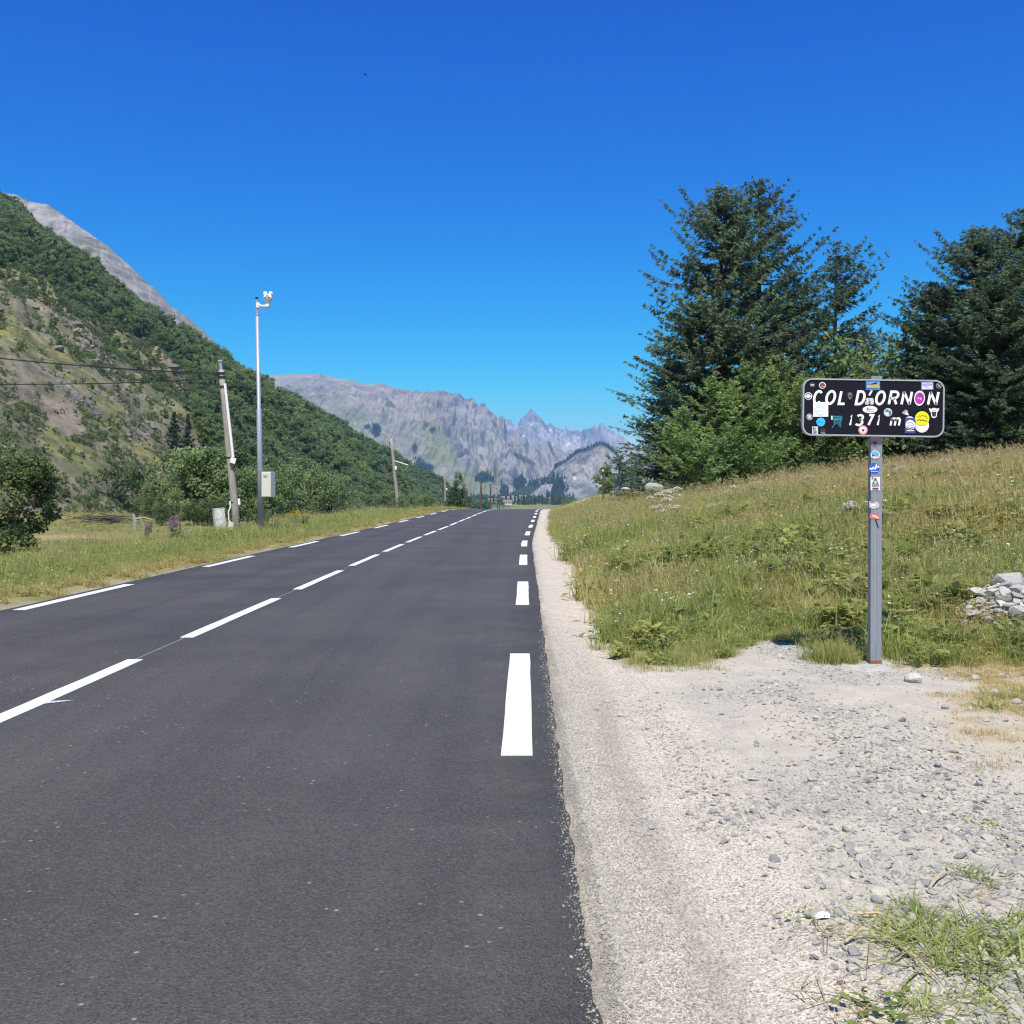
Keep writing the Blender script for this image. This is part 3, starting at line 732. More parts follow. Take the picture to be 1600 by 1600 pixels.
def leafball(seed, H, Rx, n=2500, leaf=.16, clumps=34, low=.12, flat=.8, squash=1.0):
    """Broad-leaved crown made of leaf clumps through its volume."""
    r = np.random.default_rng(seed)
    cc_ = []
    for k in range(clumps):
        z = r.uniform(low, .96); rad = Rx * math.sqrt(max(.04, 1 - ((z - .48) / .56) ** 2)) * r.uniform(.35, .95)
        az = r.random() * 6.283
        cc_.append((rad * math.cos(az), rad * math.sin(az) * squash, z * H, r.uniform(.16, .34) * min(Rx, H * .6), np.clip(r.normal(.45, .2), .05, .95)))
    cc_ = np.array(cc_)
    k = r.integers(0, clumps, n)
    dirs = unit(r.normal(0, 1, (n, 3)))
    rad = cc_[k, 3] * r.random(n) ** .45
    p = cc_[k, :3] + dirs * rad[:, None] * np.array([1, 1, flat])
    ax = unit(dirs * .6 + r.normal(0, .6, (n, 3)) + np.array([0, 0, -.1]))
    nrm = unit(dirs * .7 + np.array([0, 0, .7]) + r.normal(0, .45, (n, 3)))
    sd = unit(np.cross(ax, nrm))
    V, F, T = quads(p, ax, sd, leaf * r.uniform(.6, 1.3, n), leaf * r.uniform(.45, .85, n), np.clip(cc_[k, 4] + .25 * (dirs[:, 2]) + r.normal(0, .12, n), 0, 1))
    V[:, 2] = np.maximum(V[:, 2], .02)
    return V, F, T
def stems(seed, H, Rx, n=5, r0=.05):
    r = random.Random(seed); mb = MB()
    for k in range(n):
        a = r.random() * 6.283; q = Rx * r.uniform(.2, .6)
        mb.tube([(r.uniform(-.1, .1), r.uniform(-.1, .1), -.15), (math.cos(a) * q * .35, math.sin(a) * q * .35, H * .35), (math.cos(a) * q, math.sin(a) * q, H * .75)], [r0, r0 * .7, r0 * .3], 6)
    return mb
def crown_mesh(name, VFT, mat): return mesh_np(name, VFT[0], VFT[1], mat, {'tint': VFT[2]})
def mesh_of(mb, name, mat):
    me = bpy.data.meshes.new(name); me.from_pydata([tuple(v) for v in mb.v], [], mb.f); me.update(); me.materials.append(mat); return me

def grass_tuft(seed, n, h, spread, w=.006, seedheads=0, bend=.5, leafy=0, flowers=0, mats=('grass', 'seed')):
    """Returns mesh of one tuft: bent blades, seed heads on stalks."""
    r = np.random.default_rng(seed); V = []; F = []; T = []; MI = []
    def blade(p, az, ln, wd, bd, t0, mi):
        b = len(V); k = 4
        d = np.array([math.cos(az), math.sin(az), 0]); s = np.array([-d[1], d[0], 0])
        tilt = r.uniform(.05, .35)
        for i in range(k):
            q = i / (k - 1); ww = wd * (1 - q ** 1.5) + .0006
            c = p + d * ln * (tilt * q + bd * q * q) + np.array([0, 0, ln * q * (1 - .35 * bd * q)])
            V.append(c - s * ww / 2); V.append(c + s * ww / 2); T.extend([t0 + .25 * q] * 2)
        for i in range(k - 1): F.append((b + 2 * i, b + 2 * i + 1, b + 2 * i + 3, b + 2 * i + 2)); MI.append(mi)
        return V[-1]
    for k in range(n):
        p = np.array([r.normal(0, spread), r.normal(0, spread), -.02])
        blade(p, r.random() * 6.283, h * r.uniform(.45, 1.1), w * r.uniform(.7, 1.5), abs(r.normal(0, bend)), r.uniform(.1, .75), 0)
    for k in range(seedheads):
        p = np.array([r.normal(0, spread), r.normal(0, spread), -.02]); az = r.random() * 6.283
        tip = blade(p, az, h * r.uniform(1.05, 1.5), .003, .12, .7, 0)
        for j in range(5):
            d = unit(r.normal(0, 1, 3) + np.array([0, 0, 1.2])); s = unit(np.cross(d, r.normal(0, 1, 3))); l = h * r.uniform(.06, .13); b = len(V)
            o = tip - np.array([0, 0, h * .12 * j / 5])
            for q in (o, o + d * l * .5 + s * .0035, o + d * l, o + d * l * .5 - s * .0035): V.append(q); T.append(r.uniform(.2, .9))
            F.append((b, b + 1, b + 2, b + 3)); MI.append(1)
    for k in range(leafy):
        p = np.array([r.normal(0, spread), r.normal(0, spread), h * r.uniform(.05, .6)]); d = unit(r.normal(0, 1, 3) * np.array([1, 1, .3]) + np.array([0, 0, .25])); s = unit(np.cross(d, np.array([0, 0, 1.]))); l = h * r.uniform(.2, .45); b = len(V); t0 = r.uniform(.1, .6)
        for q in (p, p + d * l * .5 + s * l * .28, p + d * l + np.array([0, 0, -l * .2]), p + d * l * .5 - s * l * .28): V.append(q); T.append(t0)
        F.append((b, b + 1, b + 2, b + 3)); MI.append(0)
    for k in range(flowers):
        p = np.array([r.normal(0, spread), r.normal(0, spread), -.02])
        tip = blade(p, r.random() * 6.283, h * r.uniform(.8, 1.25), .004, .1, .4, 0)
        for j in range(7):
            a = j * .9; q0 = tip + np.array([math.cos(a), math.sin(a), 0]) * .010; b = len(V)
            for q in ((-.006, -.006), (.006, -.006), (.006, .006), (-.006, .006)): V.append(q0 + np.array([q[0], q[1], r.normal(0, .004)])); T.append(.8)
            F.append((b, b + 1, b + 2, b + 3)); MI.append(1)
    me = mesh_np('tuft', np.array(V), np.array(F), M[mats[0]], {'tint': np.clip(T, 0, 1)})
    me.materials.append(M[mats[1]])
    me.polygons.foreach_set('material_index', np.array(MI, np.int32))
    return me
def rock_mesh(seed, sub=2, flat=.5, rough=.28, mat='stone', facets=7):
    """Angular stone: an icosphere cut by random planes and roughened."""
    r = np.random.default_rng(seed)
    bm = bmesh.new(); bmesh.ops.create_icosphere(bm, subdivisions=sub, radius=1.0)
    pl = [(unit(r.normal(0, 1, 3)), r.uniform(.52, .85)) for _ in range(facets)]
    for v in bm.verts:
        p = np.array(v.co)
        for n_, d_ in pl:
            e = p @ n_ - d_
            if e > 0: p = p - n_ * e * .92
        p = p * (1 + rough * .3 * (r.random() - .5))
        v.co = p * np.array([1, .78, flat])
    me = bpy.data.meshes.new('stone'); bm.to_mesh(me); bm.free(); me.materials.append(M[mat])
    return me

# ------------------------------------------------------------------ scattering (only for what nobody could count)
def scatter(name, protos, pts, rot, scl, idx, label, cat, extra=None):
    cl = bpy.data.collections.new(name + '_kinds')
    for k, me in enumerate(protos):
        o = bpy.data.objects.new('%s_kind_%02d' % (name, k), me); cl.objects.link(o)
    me = bpy.data.meshes.new(name); n = len(pts)
    me.vertices.add(n); me.vertices.foreach_set('co', np.asarray(pts, np.float32).ravel())
    a = me.attributes.new('rot', 'FLOAT_VECTOR', 'POINT'); a.data.foreach_set('vector', np.asarray(rot, np.float32).ravel())
    a = me.attributes.new('scl', 'FLOAT', 'POINT'); a.data.foreach_set('value', np.asarray(scl, np.float32))
    a = me.attributes.new('idx', 'INT', 'POINT'); a.data.foreach_set('value', np.asarray(idx, np.int32))
    for k, v in (extra or {}).items():
        a = me.attributes.new(k, 'FLOAT', 'POINT'); a.data.foreach_set('value', np.asarray(v, np.float32))
    o = tag(ob(name, me), label, cat, kind='stuff')
    ng = bpy.data.node_groups.new(name, 'GeometryNodeTree')
    ng.interface.new_socket('Geometry', in_out='INPUT', socket_type='NodeSocketGeometry'); ng.interface.new_socket('Geometry', in_out='OUTPUT', socket_type='NodeSocketGeometry')
    gi = ng.nodes.new('NodeGroupInput'); go = ng.nodes.new('NodeGroupOutput')
    ci = ng.nodes.new('GeometryNodeCollectionInfo'); ci.inputs['Collection'].default_value = cl; ci.inputs['Separate Children'].default_value = True; ci.inputs['Reset Children'].default_value = True
    ip = ng.nodes.new('GeometryNodeInstanceOnPoints'); ip.inputs['Pick Instance'].default_value = True
    def na(nm, ty):
        q = ng.nodes.new('GeometryNodeInputNamedAttribute'); q.data_type = ty; q.inputs['Name'].default_value = nm
        return next(s for s in q.outputs if s.enabled and s.name == 'Attribute')
    er = ng.nodes.new('FunctionNodeEulerToRotation')
    ng.links.new(gi.outputs[0], ip.inputs['Points']); ng.links.new(ci.outputs[0], ip.inputs['Instance'])
    ng.links.new(na('rot', 'FLOAT_VECTOR'), er.inputs[0]); ng.links.new(er.outputs[0], ip.inputs['Rotation'])
    ng.links.new(na('scl', 'FLOAT'), ip.inputs['Scale']); ng.links.new(na('idx', 'INT'), ip.inputs['Instance Index'])
    ng.links.new(ip.outputs[0], go.inputs[0])
    o.modifiers.new('scatter', 'NODES').node_group = ng
    return o
def zrot(n, tilt=0.0):
    r = np.zeros((n, 3)); r[:, 2] = rng.random(n) * 6.283
    if tilt: r[:, 0] = rng.normal(0, tilt, n); r[:, 1] = rng.normal(0, tilt, n)
    return r

# ------------------------------------------------------------------ woods on the hillside
def tree_proto(seed, H, Rx, n, leaf, mat, conif=False):
    if conif:
        VFT, _ = conifer(seed, H, Rx, lambda f: (1 - f) ** .85, step=H * .055, per=5, twig=H * .13, wide=H * .032, droop=.45, dens=.22, gaps=0, base=H * .06)
    else: VFT = leafball(seed, H, Rx, n, leaf, 16, .10, .85)
    return crown_mesh('far_crown', VFT, M[mat])
hp = [tree_proto(20 + k, 6.0, 2.9, 1700, .36, 'hilltree') for k in range(5)] + [tree_proto(40 + k, 8.5, 2.0, 0, 0, 'hillconifer', True) for k in range(3)]
P_, T_, X_, Y_, Z_, yp_ = HD
rows_, cols_ = P_.shape
nS = 110000
ri = rng.random(nS) * (rows_ * .80); ci_ = rng.random(nS) * (cols_ - 1.01)
i0 = np.minimum(ri.astype(int), rows_ - 2); j0 = ci_.astype(int); fi = ri - i0; fj = ci_ - j0
def samp(A): return (A[i0, j0] * (1 - fi) + A[i0 + 1, j0] * fi) * (1 - fj) + (A[i0, j0 + 1] * (1 - fi) + A[i0 + 1, j0 + 1] * fi) * fj
sx, sy, sz, spx, spy = samp(X_), samp(Y_), samp(Z_), samp(P_), samp(yp_)
trees, scree, grs, rock, n_, n2_ = hill_bits(spx, spy, sx, sy)
area = sy / 600.0                                   # the grid widens with distance
clump = smooth(.40, .62, fbm(sx * .03, sy * .03, 4, 2))
bushes = (.40 + .85 * clump) * (1 - scree * .88) * (1 - grs * .72) * (1 - rock * .35)
prob = np.clip((trees * .95 + bushes * (1 - trees)) * area * 1.45, 0, 1)
prob[(spx < -120)] *= .35
strat = smooth(.56, .68, ridged((sx * .5 + sy * .2) * .06, sy * .02, 4, 2))
kr = (rng.random(nS) < (rock * .40 + scree * .07 + strat * .10 + .008) * (1 - np.clip(trees * 1.4, 0, 1)) * area * 1.4) & (spx > -120) & (spx < 420)
rk = (sx[kr], sy[kr], sz[kr])
keep = rng.random(nS) < prob
sx, sy, sz, spx, spy, trees = sx[keep], sy[keep], sz[keep], spx[keep], spy[keep], trees[keep]
n = len(sx)
sc = np.where(trees > .5, np.clip(np.exp(rng.normal(math.log(.74), .28, n)), .35, 1.2), rng.uniform(.08, .5, n) * rng.uniform(.5, 1.2, n)) * np.where(spx > 330, 1.05, 1.0)
sc = sc * np.clip(sy / 330, .45, 1.12)
con = (rng.random(n) < np.where(spx > 250, .07, .04) + .14 * (fbm(sx * .02, sy * .02, 3, 0) > .6)) & (trees > .4)
sc = np.where(con, np.minimum(sc, .8), sc)
ti = np.clip(fbm(sx * .018, sy * .018, 3, 1) * 1.5 - .35 + rng.normal(0, .28, n), 0, 1)
scatter('hillside_forest', hp, np.stack([sx, sy, sz - .25], -1), zrot(n, .06), sc, np.where(con, 5 + rng.integers(0, 3, n), rng.integers(0, 5, n)), 'dense green woods and scrub covering the steep hillside on the left', 'forest', {'tint_i': ti})

n = len(rk[0]); rr = np.clip(np.exp(rng.normal(math.log(.75), .55, n)), .2, 2.8) * np.clip(rk[1] / 330, .5, 1.3)
scatter('hillside_rocks', [rock_mesh(840 + k, 2, .5, .4, 'hill_rock', 11) for k in range(6)], np.stack([rk[0], rk[1], rk[2] - rr * .08], -1), zrot(n, .35), rr, rng.integers(0, 6, n), 'brown rock outcrops and boulders strewn over the bare hillside', 'rocks')

# far conifers: cliff tops, valley woods
fp = [tree_proto(60 + k, 16, 4.2, 0, 0, 'farconifer', True) for k in range(3)] + [tree_proto(66 + k, 11, 6, 300, 1.9, 'hilltree') for k in range(2)]
pts = []; kinds = []
def patch(D, bx, by, rx, ry, num, rot=0, kind=0):
    P, T, X, Y, Z, yp = D
    w = blob(P, yp, bx, by, rx, ry, rot) * (T <= 1) * Y; w = np.where(w > .36 * Y, 1.0, 0) * (.2 + T * 0); w = w.ravel()
    if w.sum() == 0: return
    k = rng.choice(len(w), num, p=w / w.sum())
    for q in k:
        pts.append((X.ravel()[q] + rng.normal(0, 6), Y.ravel()[q] + rng.normal(0, 8), Z.ravel()[q] - 1.5)); kinds.append(kind)
for bx, by, rx, ry, num in ((587, 674, 5, 9, 40), (655, 728, 6, 13, 40), (668, 731, 10, 6, 30), (757, 748, 14, 7, 90), (788, 766, 6, 11, 50), (812, 760, 9, 17, 120), (835, 765, 8, 14, 90), (852, 758, 8, 14, 70)):
    patch(AD, bx, by, rx, ry, num)
patch(CD, 872, 764, 12, 22, 190)
for px in np.arange(866, 968, .8):
    Y = 2900; pts.append(((px - CX) / FP * Y, Y + rng.normal(0, 12), CH + (HY - float(cc(px))) / FP * Y - 4)); kinds.append(0)
for k in range(420):
    px = rng.uniform(735, 900); Y = rng.uniform(1150, 2400); x = (px - CX) / FP * Y
    if fbm(np.array([x * .01]), np.array([Y * .005]), 3, 2)[0] > .50: pts.append((x, Y, gz(x, Y) - .5)); kinds.append(1)
pts = np.array(pts); kinds = np.array(kinds); n = len(pts)
scatter('valley_woods', fp, pts, zrot(n), np.where(kinds == 1, rng.uniform(.35, .8, n), rng.uniform(.4, .95, n)), np.where(kinds == 1, rng.integers(0, 5, n), rng.integers(0, 3, n)), 'dark hazy conifer woods on the far valley slopes', 'forest', {'tint_i': rng.random(n) * .5})

# ------------------------------------------------------------------ trees and shrubs one can tell apart
def make_tree(name, base, crown, wood, label, cat='tree', group=None, rz=0, s=1.0):
    e = empty(name, base); e.rotation_euler.z = rz; e.scale = (s, s, s)
    tag(e, label, cat, group)
    ob('trunk', wood, e); ob('crown', crown, e)
    return e
def conifer_wood(H, r0, lines, lean=(0, 0)):
    mb = MB(); mb.tube([(0, 0, -.3), (lean[0] * H * .3, lean[1] * H * .3, H * .3), (lean[0] * H * .97, lean[1] * H * .97, H * .97)], [r0, r0 * .75, .02], 8)
    for p, r_ in lines[::3]: mb.tube([tuple(q) for q in p], [r_, r_ * .75, r_ * .5, r_ * .25], 4, False)
    return mesh_of(mb, 'trunk', M['bark'])
_kept = {}
def place_conifer(seed, px, top, Y, Rm, prof, label, mat='spruce', base_drop=0.0, name='spruce_tree', group=None, keep=None, use=None, **kw):
    x = (px - CX) / FP * Y; zb = gz(x, Y) - base_drop
    H = CH + (HY - top) / FP * Y - zb
    if use:
        cr, wd, H0, R0 = _kept[use]
        e = make_tree(name, (x, Y, zb), cr, wd, label, 'tree', group, seed * 1.7)
        e.scale = (Rm / R0, Rm / R0, H / H0); return e
    VFT, lines = conifer(seed, H, Rm, prof, **kw)
    cr = crown_mesh('crown', VFT, M[mat]); wd = conifer_wood(H, .012 * H + .06, lines, kw.get('lean', (0, 0)))
    if keep: _kept[keep] = (cr, wd, H, Rm)
    return make_tree(name, (x, Y, zb), cr, wd, label, 'tree', group)
cone = lambda f: min(1.0, (1 - f) / .42) ** .8
wide = lambda f: min(1.0, (1 - f) / .36) ** .75 * (.9 + .1 * math.sin(f * 17))
pine = lambda f: max(.2, min(1.0, (1 - f) / .5) ** .6 * (.62 + .45 * math.sin(f * 11 + 1)))
larchp = lambda f: min(1.0, (1 - f) / .55) ** .7
RG = 'conifers behind the meadow'
SP = dict(step=.15, per=6.2, dens=.95, gaps=.10, droop=.46, twig=.30, wide=.046, hang=1.0, m=7)
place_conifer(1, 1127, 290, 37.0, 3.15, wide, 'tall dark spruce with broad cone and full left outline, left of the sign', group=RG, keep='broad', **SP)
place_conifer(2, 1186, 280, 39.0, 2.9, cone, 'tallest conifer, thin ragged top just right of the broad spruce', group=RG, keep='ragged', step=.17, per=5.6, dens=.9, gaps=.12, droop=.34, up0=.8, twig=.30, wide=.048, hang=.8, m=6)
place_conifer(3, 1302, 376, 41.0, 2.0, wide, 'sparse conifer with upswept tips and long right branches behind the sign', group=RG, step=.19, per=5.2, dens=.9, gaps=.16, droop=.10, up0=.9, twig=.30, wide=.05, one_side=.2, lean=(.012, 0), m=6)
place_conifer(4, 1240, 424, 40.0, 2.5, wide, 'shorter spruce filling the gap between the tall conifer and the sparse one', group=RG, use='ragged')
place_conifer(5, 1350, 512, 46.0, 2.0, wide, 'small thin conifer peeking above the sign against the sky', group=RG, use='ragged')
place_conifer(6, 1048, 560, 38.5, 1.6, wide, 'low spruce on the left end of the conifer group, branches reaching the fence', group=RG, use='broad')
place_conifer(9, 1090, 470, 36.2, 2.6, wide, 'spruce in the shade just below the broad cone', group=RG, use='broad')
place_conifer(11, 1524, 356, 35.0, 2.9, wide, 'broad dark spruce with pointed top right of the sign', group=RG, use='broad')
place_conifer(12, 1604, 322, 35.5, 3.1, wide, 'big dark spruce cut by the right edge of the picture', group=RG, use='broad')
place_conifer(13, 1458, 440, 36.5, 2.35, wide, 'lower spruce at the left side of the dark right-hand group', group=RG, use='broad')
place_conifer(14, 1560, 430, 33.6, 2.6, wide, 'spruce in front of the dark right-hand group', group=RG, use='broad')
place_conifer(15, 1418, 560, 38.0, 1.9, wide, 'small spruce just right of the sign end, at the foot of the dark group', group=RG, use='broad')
LG = 'young larches in front of the spruces'
for sd, px, top, Y, Rm, lb in ((21, 1068, 640, 33.0, 1.35, 'leftmost bright green young larch below the broad spruce'), (22, 1118, 590, 34.0, 1.5, 'bright green larch in the middle of the front thicket'), (23, 1168, 562, 34.5, 1.55, 'tallest bright green larch of the front thicket'),
                              (24, 1218, 556, 35.0, 1.5, 'bright green larch close to the left edge of the sign'), (25, 1258, 590, 34.6, 1.4, 'bright green larch partly hidden by the left end of the sign'), (26, 1094, 690, 32.0, 1.1, 'low feathery larch at the front of the thicket beside the white umbels'),
                              (27, 1146, 668, 32.6, 1.2, 'low larch with bare grey stems at the centre front of the thicket'), (28, 1204, 690, 32.8, 1.25, 'low larch at the right front of the thicket'), (29, 1294, 600, 35.2, 1.5, 'bright green larch showing under the left half of the sign')):
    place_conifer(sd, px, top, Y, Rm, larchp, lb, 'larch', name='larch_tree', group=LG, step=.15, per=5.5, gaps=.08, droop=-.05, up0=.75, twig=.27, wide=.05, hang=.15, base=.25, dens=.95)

BG = 'bushes along the foot of the conifers'
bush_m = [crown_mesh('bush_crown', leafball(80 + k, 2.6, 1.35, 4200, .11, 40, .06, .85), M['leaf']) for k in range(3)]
bush_d = [crown_mesh('bush_crown', leafball(90 + k, 2.6, 1.35, 4200, .11, 40, .06, .85), M['leaf_dark']) for k in range(2)]  # darker leaf copies; tree shade is put into the shaded bushes' colour
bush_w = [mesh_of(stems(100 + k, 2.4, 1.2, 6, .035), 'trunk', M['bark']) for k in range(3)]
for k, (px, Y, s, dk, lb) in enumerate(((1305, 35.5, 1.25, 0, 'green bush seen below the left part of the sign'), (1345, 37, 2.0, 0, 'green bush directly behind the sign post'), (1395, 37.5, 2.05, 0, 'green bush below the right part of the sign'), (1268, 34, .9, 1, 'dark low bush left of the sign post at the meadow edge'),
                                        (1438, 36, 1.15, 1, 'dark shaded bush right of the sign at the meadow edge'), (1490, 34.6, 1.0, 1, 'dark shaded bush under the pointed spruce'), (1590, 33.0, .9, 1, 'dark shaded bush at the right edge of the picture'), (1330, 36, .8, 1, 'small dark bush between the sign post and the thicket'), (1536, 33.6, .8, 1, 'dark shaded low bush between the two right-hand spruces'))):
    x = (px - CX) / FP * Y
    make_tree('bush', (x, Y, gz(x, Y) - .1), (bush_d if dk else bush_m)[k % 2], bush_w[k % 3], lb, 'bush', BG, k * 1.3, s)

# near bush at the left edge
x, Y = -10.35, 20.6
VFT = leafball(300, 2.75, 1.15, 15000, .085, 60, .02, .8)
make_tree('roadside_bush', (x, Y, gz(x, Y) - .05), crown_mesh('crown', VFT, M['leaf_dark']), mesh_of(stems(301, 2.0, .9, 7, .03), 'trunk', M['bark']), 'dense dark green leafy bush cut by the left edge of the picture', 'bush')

# shrubs between the field and the hillside, each one its own
SG = 'willow shrubs along the foot of the hillside'
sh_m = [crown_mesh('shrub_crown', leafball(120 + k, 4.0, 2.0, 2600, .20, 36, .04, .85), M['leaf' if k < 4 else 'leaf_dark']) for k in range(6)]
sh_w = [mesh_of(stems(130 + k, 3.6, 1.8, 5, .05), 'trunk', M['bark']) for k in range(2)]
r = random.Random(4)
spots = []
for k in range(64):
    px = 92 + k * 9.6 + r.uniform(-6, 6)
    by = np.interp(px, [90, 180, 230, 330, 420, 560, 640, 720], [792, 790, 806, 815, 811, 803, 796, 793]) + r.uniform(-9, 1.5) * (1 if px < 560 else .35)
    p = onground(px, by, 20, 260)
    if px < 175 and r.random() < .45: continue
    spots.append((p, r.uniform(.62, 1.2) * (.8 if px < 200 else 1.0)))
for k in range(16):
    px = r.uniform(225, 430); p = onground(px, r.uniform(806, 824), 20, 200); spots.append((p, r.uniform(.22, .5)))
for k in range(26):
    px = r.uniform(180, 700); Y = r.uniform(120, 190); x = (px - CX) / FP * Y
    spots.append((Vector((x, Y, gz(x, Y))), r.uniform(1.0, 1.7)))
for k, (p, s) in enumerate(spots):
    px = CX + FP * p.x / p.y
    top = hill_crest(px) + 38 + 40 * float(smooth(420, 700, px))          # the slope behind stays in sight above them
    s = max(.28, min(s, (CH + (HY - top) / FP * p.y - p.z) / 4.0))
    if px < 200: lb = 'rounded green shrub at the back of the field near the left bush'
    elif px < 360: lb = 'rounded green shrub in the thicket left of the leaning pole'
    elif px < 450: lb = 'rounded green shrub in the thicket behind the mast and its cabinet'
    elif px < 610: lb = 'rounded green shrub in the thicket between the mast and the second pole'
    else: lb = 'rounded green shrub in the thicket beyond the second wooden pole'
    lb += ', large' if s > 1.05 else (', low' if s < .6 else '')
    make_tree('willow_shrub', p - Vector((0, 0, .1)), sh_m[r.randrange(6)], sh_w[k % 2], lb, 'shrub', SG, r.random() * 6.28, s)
# three small spruces above the thicket
for k, (px, by, Y, h, lb) in enumerate(((272, 672, 175, 9.5, 'leftmost dark spruce at the foot of the hillside'), (294, 668, 178, 10.5, 'taller dark spruce beside the leaning pole, at the foot of the hillside'), (318, 676, 172, 8.0, 'dark spruce just left of the leaning pole'))):
    j = np.argmin((P_[:, :] - px) ** 2 + (Y_ - Y) ** 2 * .3); p = Vector((X_.ravel()[j], Y_.ravel()[j], Z_.ravel()[j]))
    VFT, lines = conifer(400 + k, h, 2.1, lambda f: (1 - f) ** .8, step=.3, per=5, twig=.6, wide=.16, dens=.6, droop=.4, gaps=.03)
    make_tree('small_spruce', p, crown_mesh('crown', VFT, M['hillconifer']), conifer_wood(h, .14, lines), lb, 'tree', 'small spruces at the hill foot')
# conifer-like bush beside the third pole, far along the left verge
p = onground(716, 789, 40, 200); p = Vector(((716 - CX) / FP * 105, 105, gz((716 - CX) / FP * 105, 105)))
VFT = leafball(310, 4.3, 1.5, 4500, .17, 40, .03, .9); VFT[0][:, :2] *= (1.15 - .75 * VFT[0][:, 2:3] / 4.6)
make_tree('roadside_tree', p, crown_mesh('crown', VFT, M['leaf_dark']), mesh_of(stems(311, 3.8, .6, 3, .07), 'trunk', M['bark']), 'small dark pointed tree beside the far pole on the left verge', 'tree')
# by the fence on the right
for sd, px, top, Y, rx, mt, lb in ((320, 944, 727, 62, .72, 'leaf', 'light green bush beside the green wire fence'), ):
    x = (px - CX) / FP * Y; z = gz(x, Y); H = CH + (HY - top) / FP * Y - z
    make_tree('fence_bush', (x, Y, z), crown_mesh('crown', leafball(sd, H, rx, 2600, .12, 30, .0, .9), M[mt]), mesh_of(stems(sd + 1, H * .8, rx * .7, 4, .03), 'trunk', M['bark']), lb, 'bush')
place_conifer(7, 968, 712, 64, 1.5, lambda f: (1 - f) ** .45, 'small dark spruce behind the green wire fence', step=.17, per=6, dens=.9, droop=.25, gaps=.03)
place_conifer(8, 995, 715, 66, 1.5, lambda f: (1 - f) ** .45, 'dark rounded conifer between the fence and the thicket', step=.17, per=6, dens=.9, droop=.25, gaps=.03)
p = onground(888, 790, 40, 120); x = (889 - CX) / FP * 88
make_tree('small_bush', (x, 88, gz(x, 88) - .2), bush_m[0], bush_w[0], 'small round green bush where the road drops out of sight', 'bush', None, 0, .42)

# ------------------------------------------------------------------ meadow, verge and field grass
gp = [grass_tuft(500 + k, 22, .34, .07, .0075, 0, .45, 0) for k in range(3)]            # 0-2 green blades
gp += [grass_tuft(510 + k, 14, .34, .07, .006, 7, .35, 0) for k in range(3)]            # 3-5 grass in seed
gp += [grass_tuft(520 + k, 8, .26, .09, .007, 0, .4, 26) for k in range(3)]             # 6-8 leafy herbs
gp += [grass_tuft(530 + k, 10, .30, .07, .006, 0, .35, 8, 3, ('grass', 'umbel')) for k in range(2)]   # 9-10 small white flowers
gp += [grass_tuft(540 + k, 20, .16, .08, .006, 0, .9, 0) for k in range(2)]             # 11-12 short
gp += [grass_tuft(550 + k, 14, .30, .06, .006, 2, .3, 10, 2, ('grass', 'pink')) for k in range(1)]    # 13 pinkish
gp += [grass_tuft(560 + k, 14, .30, .06, .006, 2, .3, 10, 3, ('grass', 'yellow')) for k in range(1)]  # 14 yellow
gp += [grass_tuft(570 + k, 46, .36, .055, .010, 2, .85, 4) for k in range(2)]            # 15-16 shaggy clumps
gp += [grass_tuft(580 + k, 14, .40, .07, .009, 0, .4, 60) for k in range(2)]            # 17-18 tall leafy weeds
xs = []; ys = []; ks = []; ss = []; dr = []
def sow(n, x0, x1, y0, y1, ok, size, kinds, dry):
    X = rng.uniform(x0, x1, n); Y = rng.uniform(y0, y1, n)
    a = (np.abs(X / Y) < .56) & (rng.random(n) < ok(X, Y)); X, Y = X[a], Y[a]
    xs.append(X); ys.append(Y); m = len(X)
    ks.append(rng.choice(list(kinds.keys()), m, p=np.array(list(kinds.values())) / sum(kinds.values())))
    ss.append(size(X, Y) * rng.uniform(.65, 1.25, m)); dr.append(np.clip(dry(X, Y) + rng.normal(0, .16, m), 0, 1))
def pn(X, Y, s, k): return fbm(X * s, Y * s, 3, k)
mead = lambda X, Y: smooth(-.08, .15, X - Xsh(Y) - (fbm(X * 1.7, Y * 1.7, 4, 0) - .5) * .35) * smooth(-.12, .15, Y - Yb(X) - (fbm(X * 1.7, Y * 1.7, 4, 0) - .5) * .8) * (1 - .93 * smooth(.55, .75, np.exp(-(((X - 4.3) / .80) ** 2 + ((Y - 8.55) / .52) ** 2))))
mdry = lambda X, Y: np.clip(.02 + .5 * (1 - smooth(.0, .9, Y - Yb(X))) * (pn(X, Y, 2, 1) > .45) + 1.0 * (pn(X, Y, .55, 2) - .45) * 2.2 + .78 * smooth(12, 20, Y) * smooth(3.0, 7.0, X), 0, .94)
kin = {0: 3.4, 1: 3.4, 2: 3.4, 3: .5, 4: .5, 5: .5, 6: 2.2, 7: 2.2, 8: 2.2, 9: .16, 10: .16, 13: .03, 14: .10}
kin2 = {0: 3, 1: 3, 2: 3, 3: 1.4, 4: 1.4, 5: 1.4, 6: .7, 7: .7, 8: .7, 9: .16, 10: .16, 13: .05, 14: .08}
sow(620, .6, 7.5, 7.0, 14, lambda X, Y: mead(X, Y) * smooth(.40, .55, pn(X, Y, 1.2, 3)), lambda X, Y: .45 + .5 * smooth(.1, 2.2, Y - Yb(X)), {15: 1, 16: 1}, lambda X, Y: .05 + (pn(X, Y, 1.5, 1) - .5) * 1.4)
weed = lambda X, Y: mead(X, Y) * smooth(.50, .60, pn(X, Y, .7, 3))
sow(900, .6, 7.5, 7.4, 14, weed, lambda X, Y: .5 + .6 * smooth(.2, 2.2, Y - Yb(X)), {17: 1, 18: 1}, lambda X, Y: 0 * X)
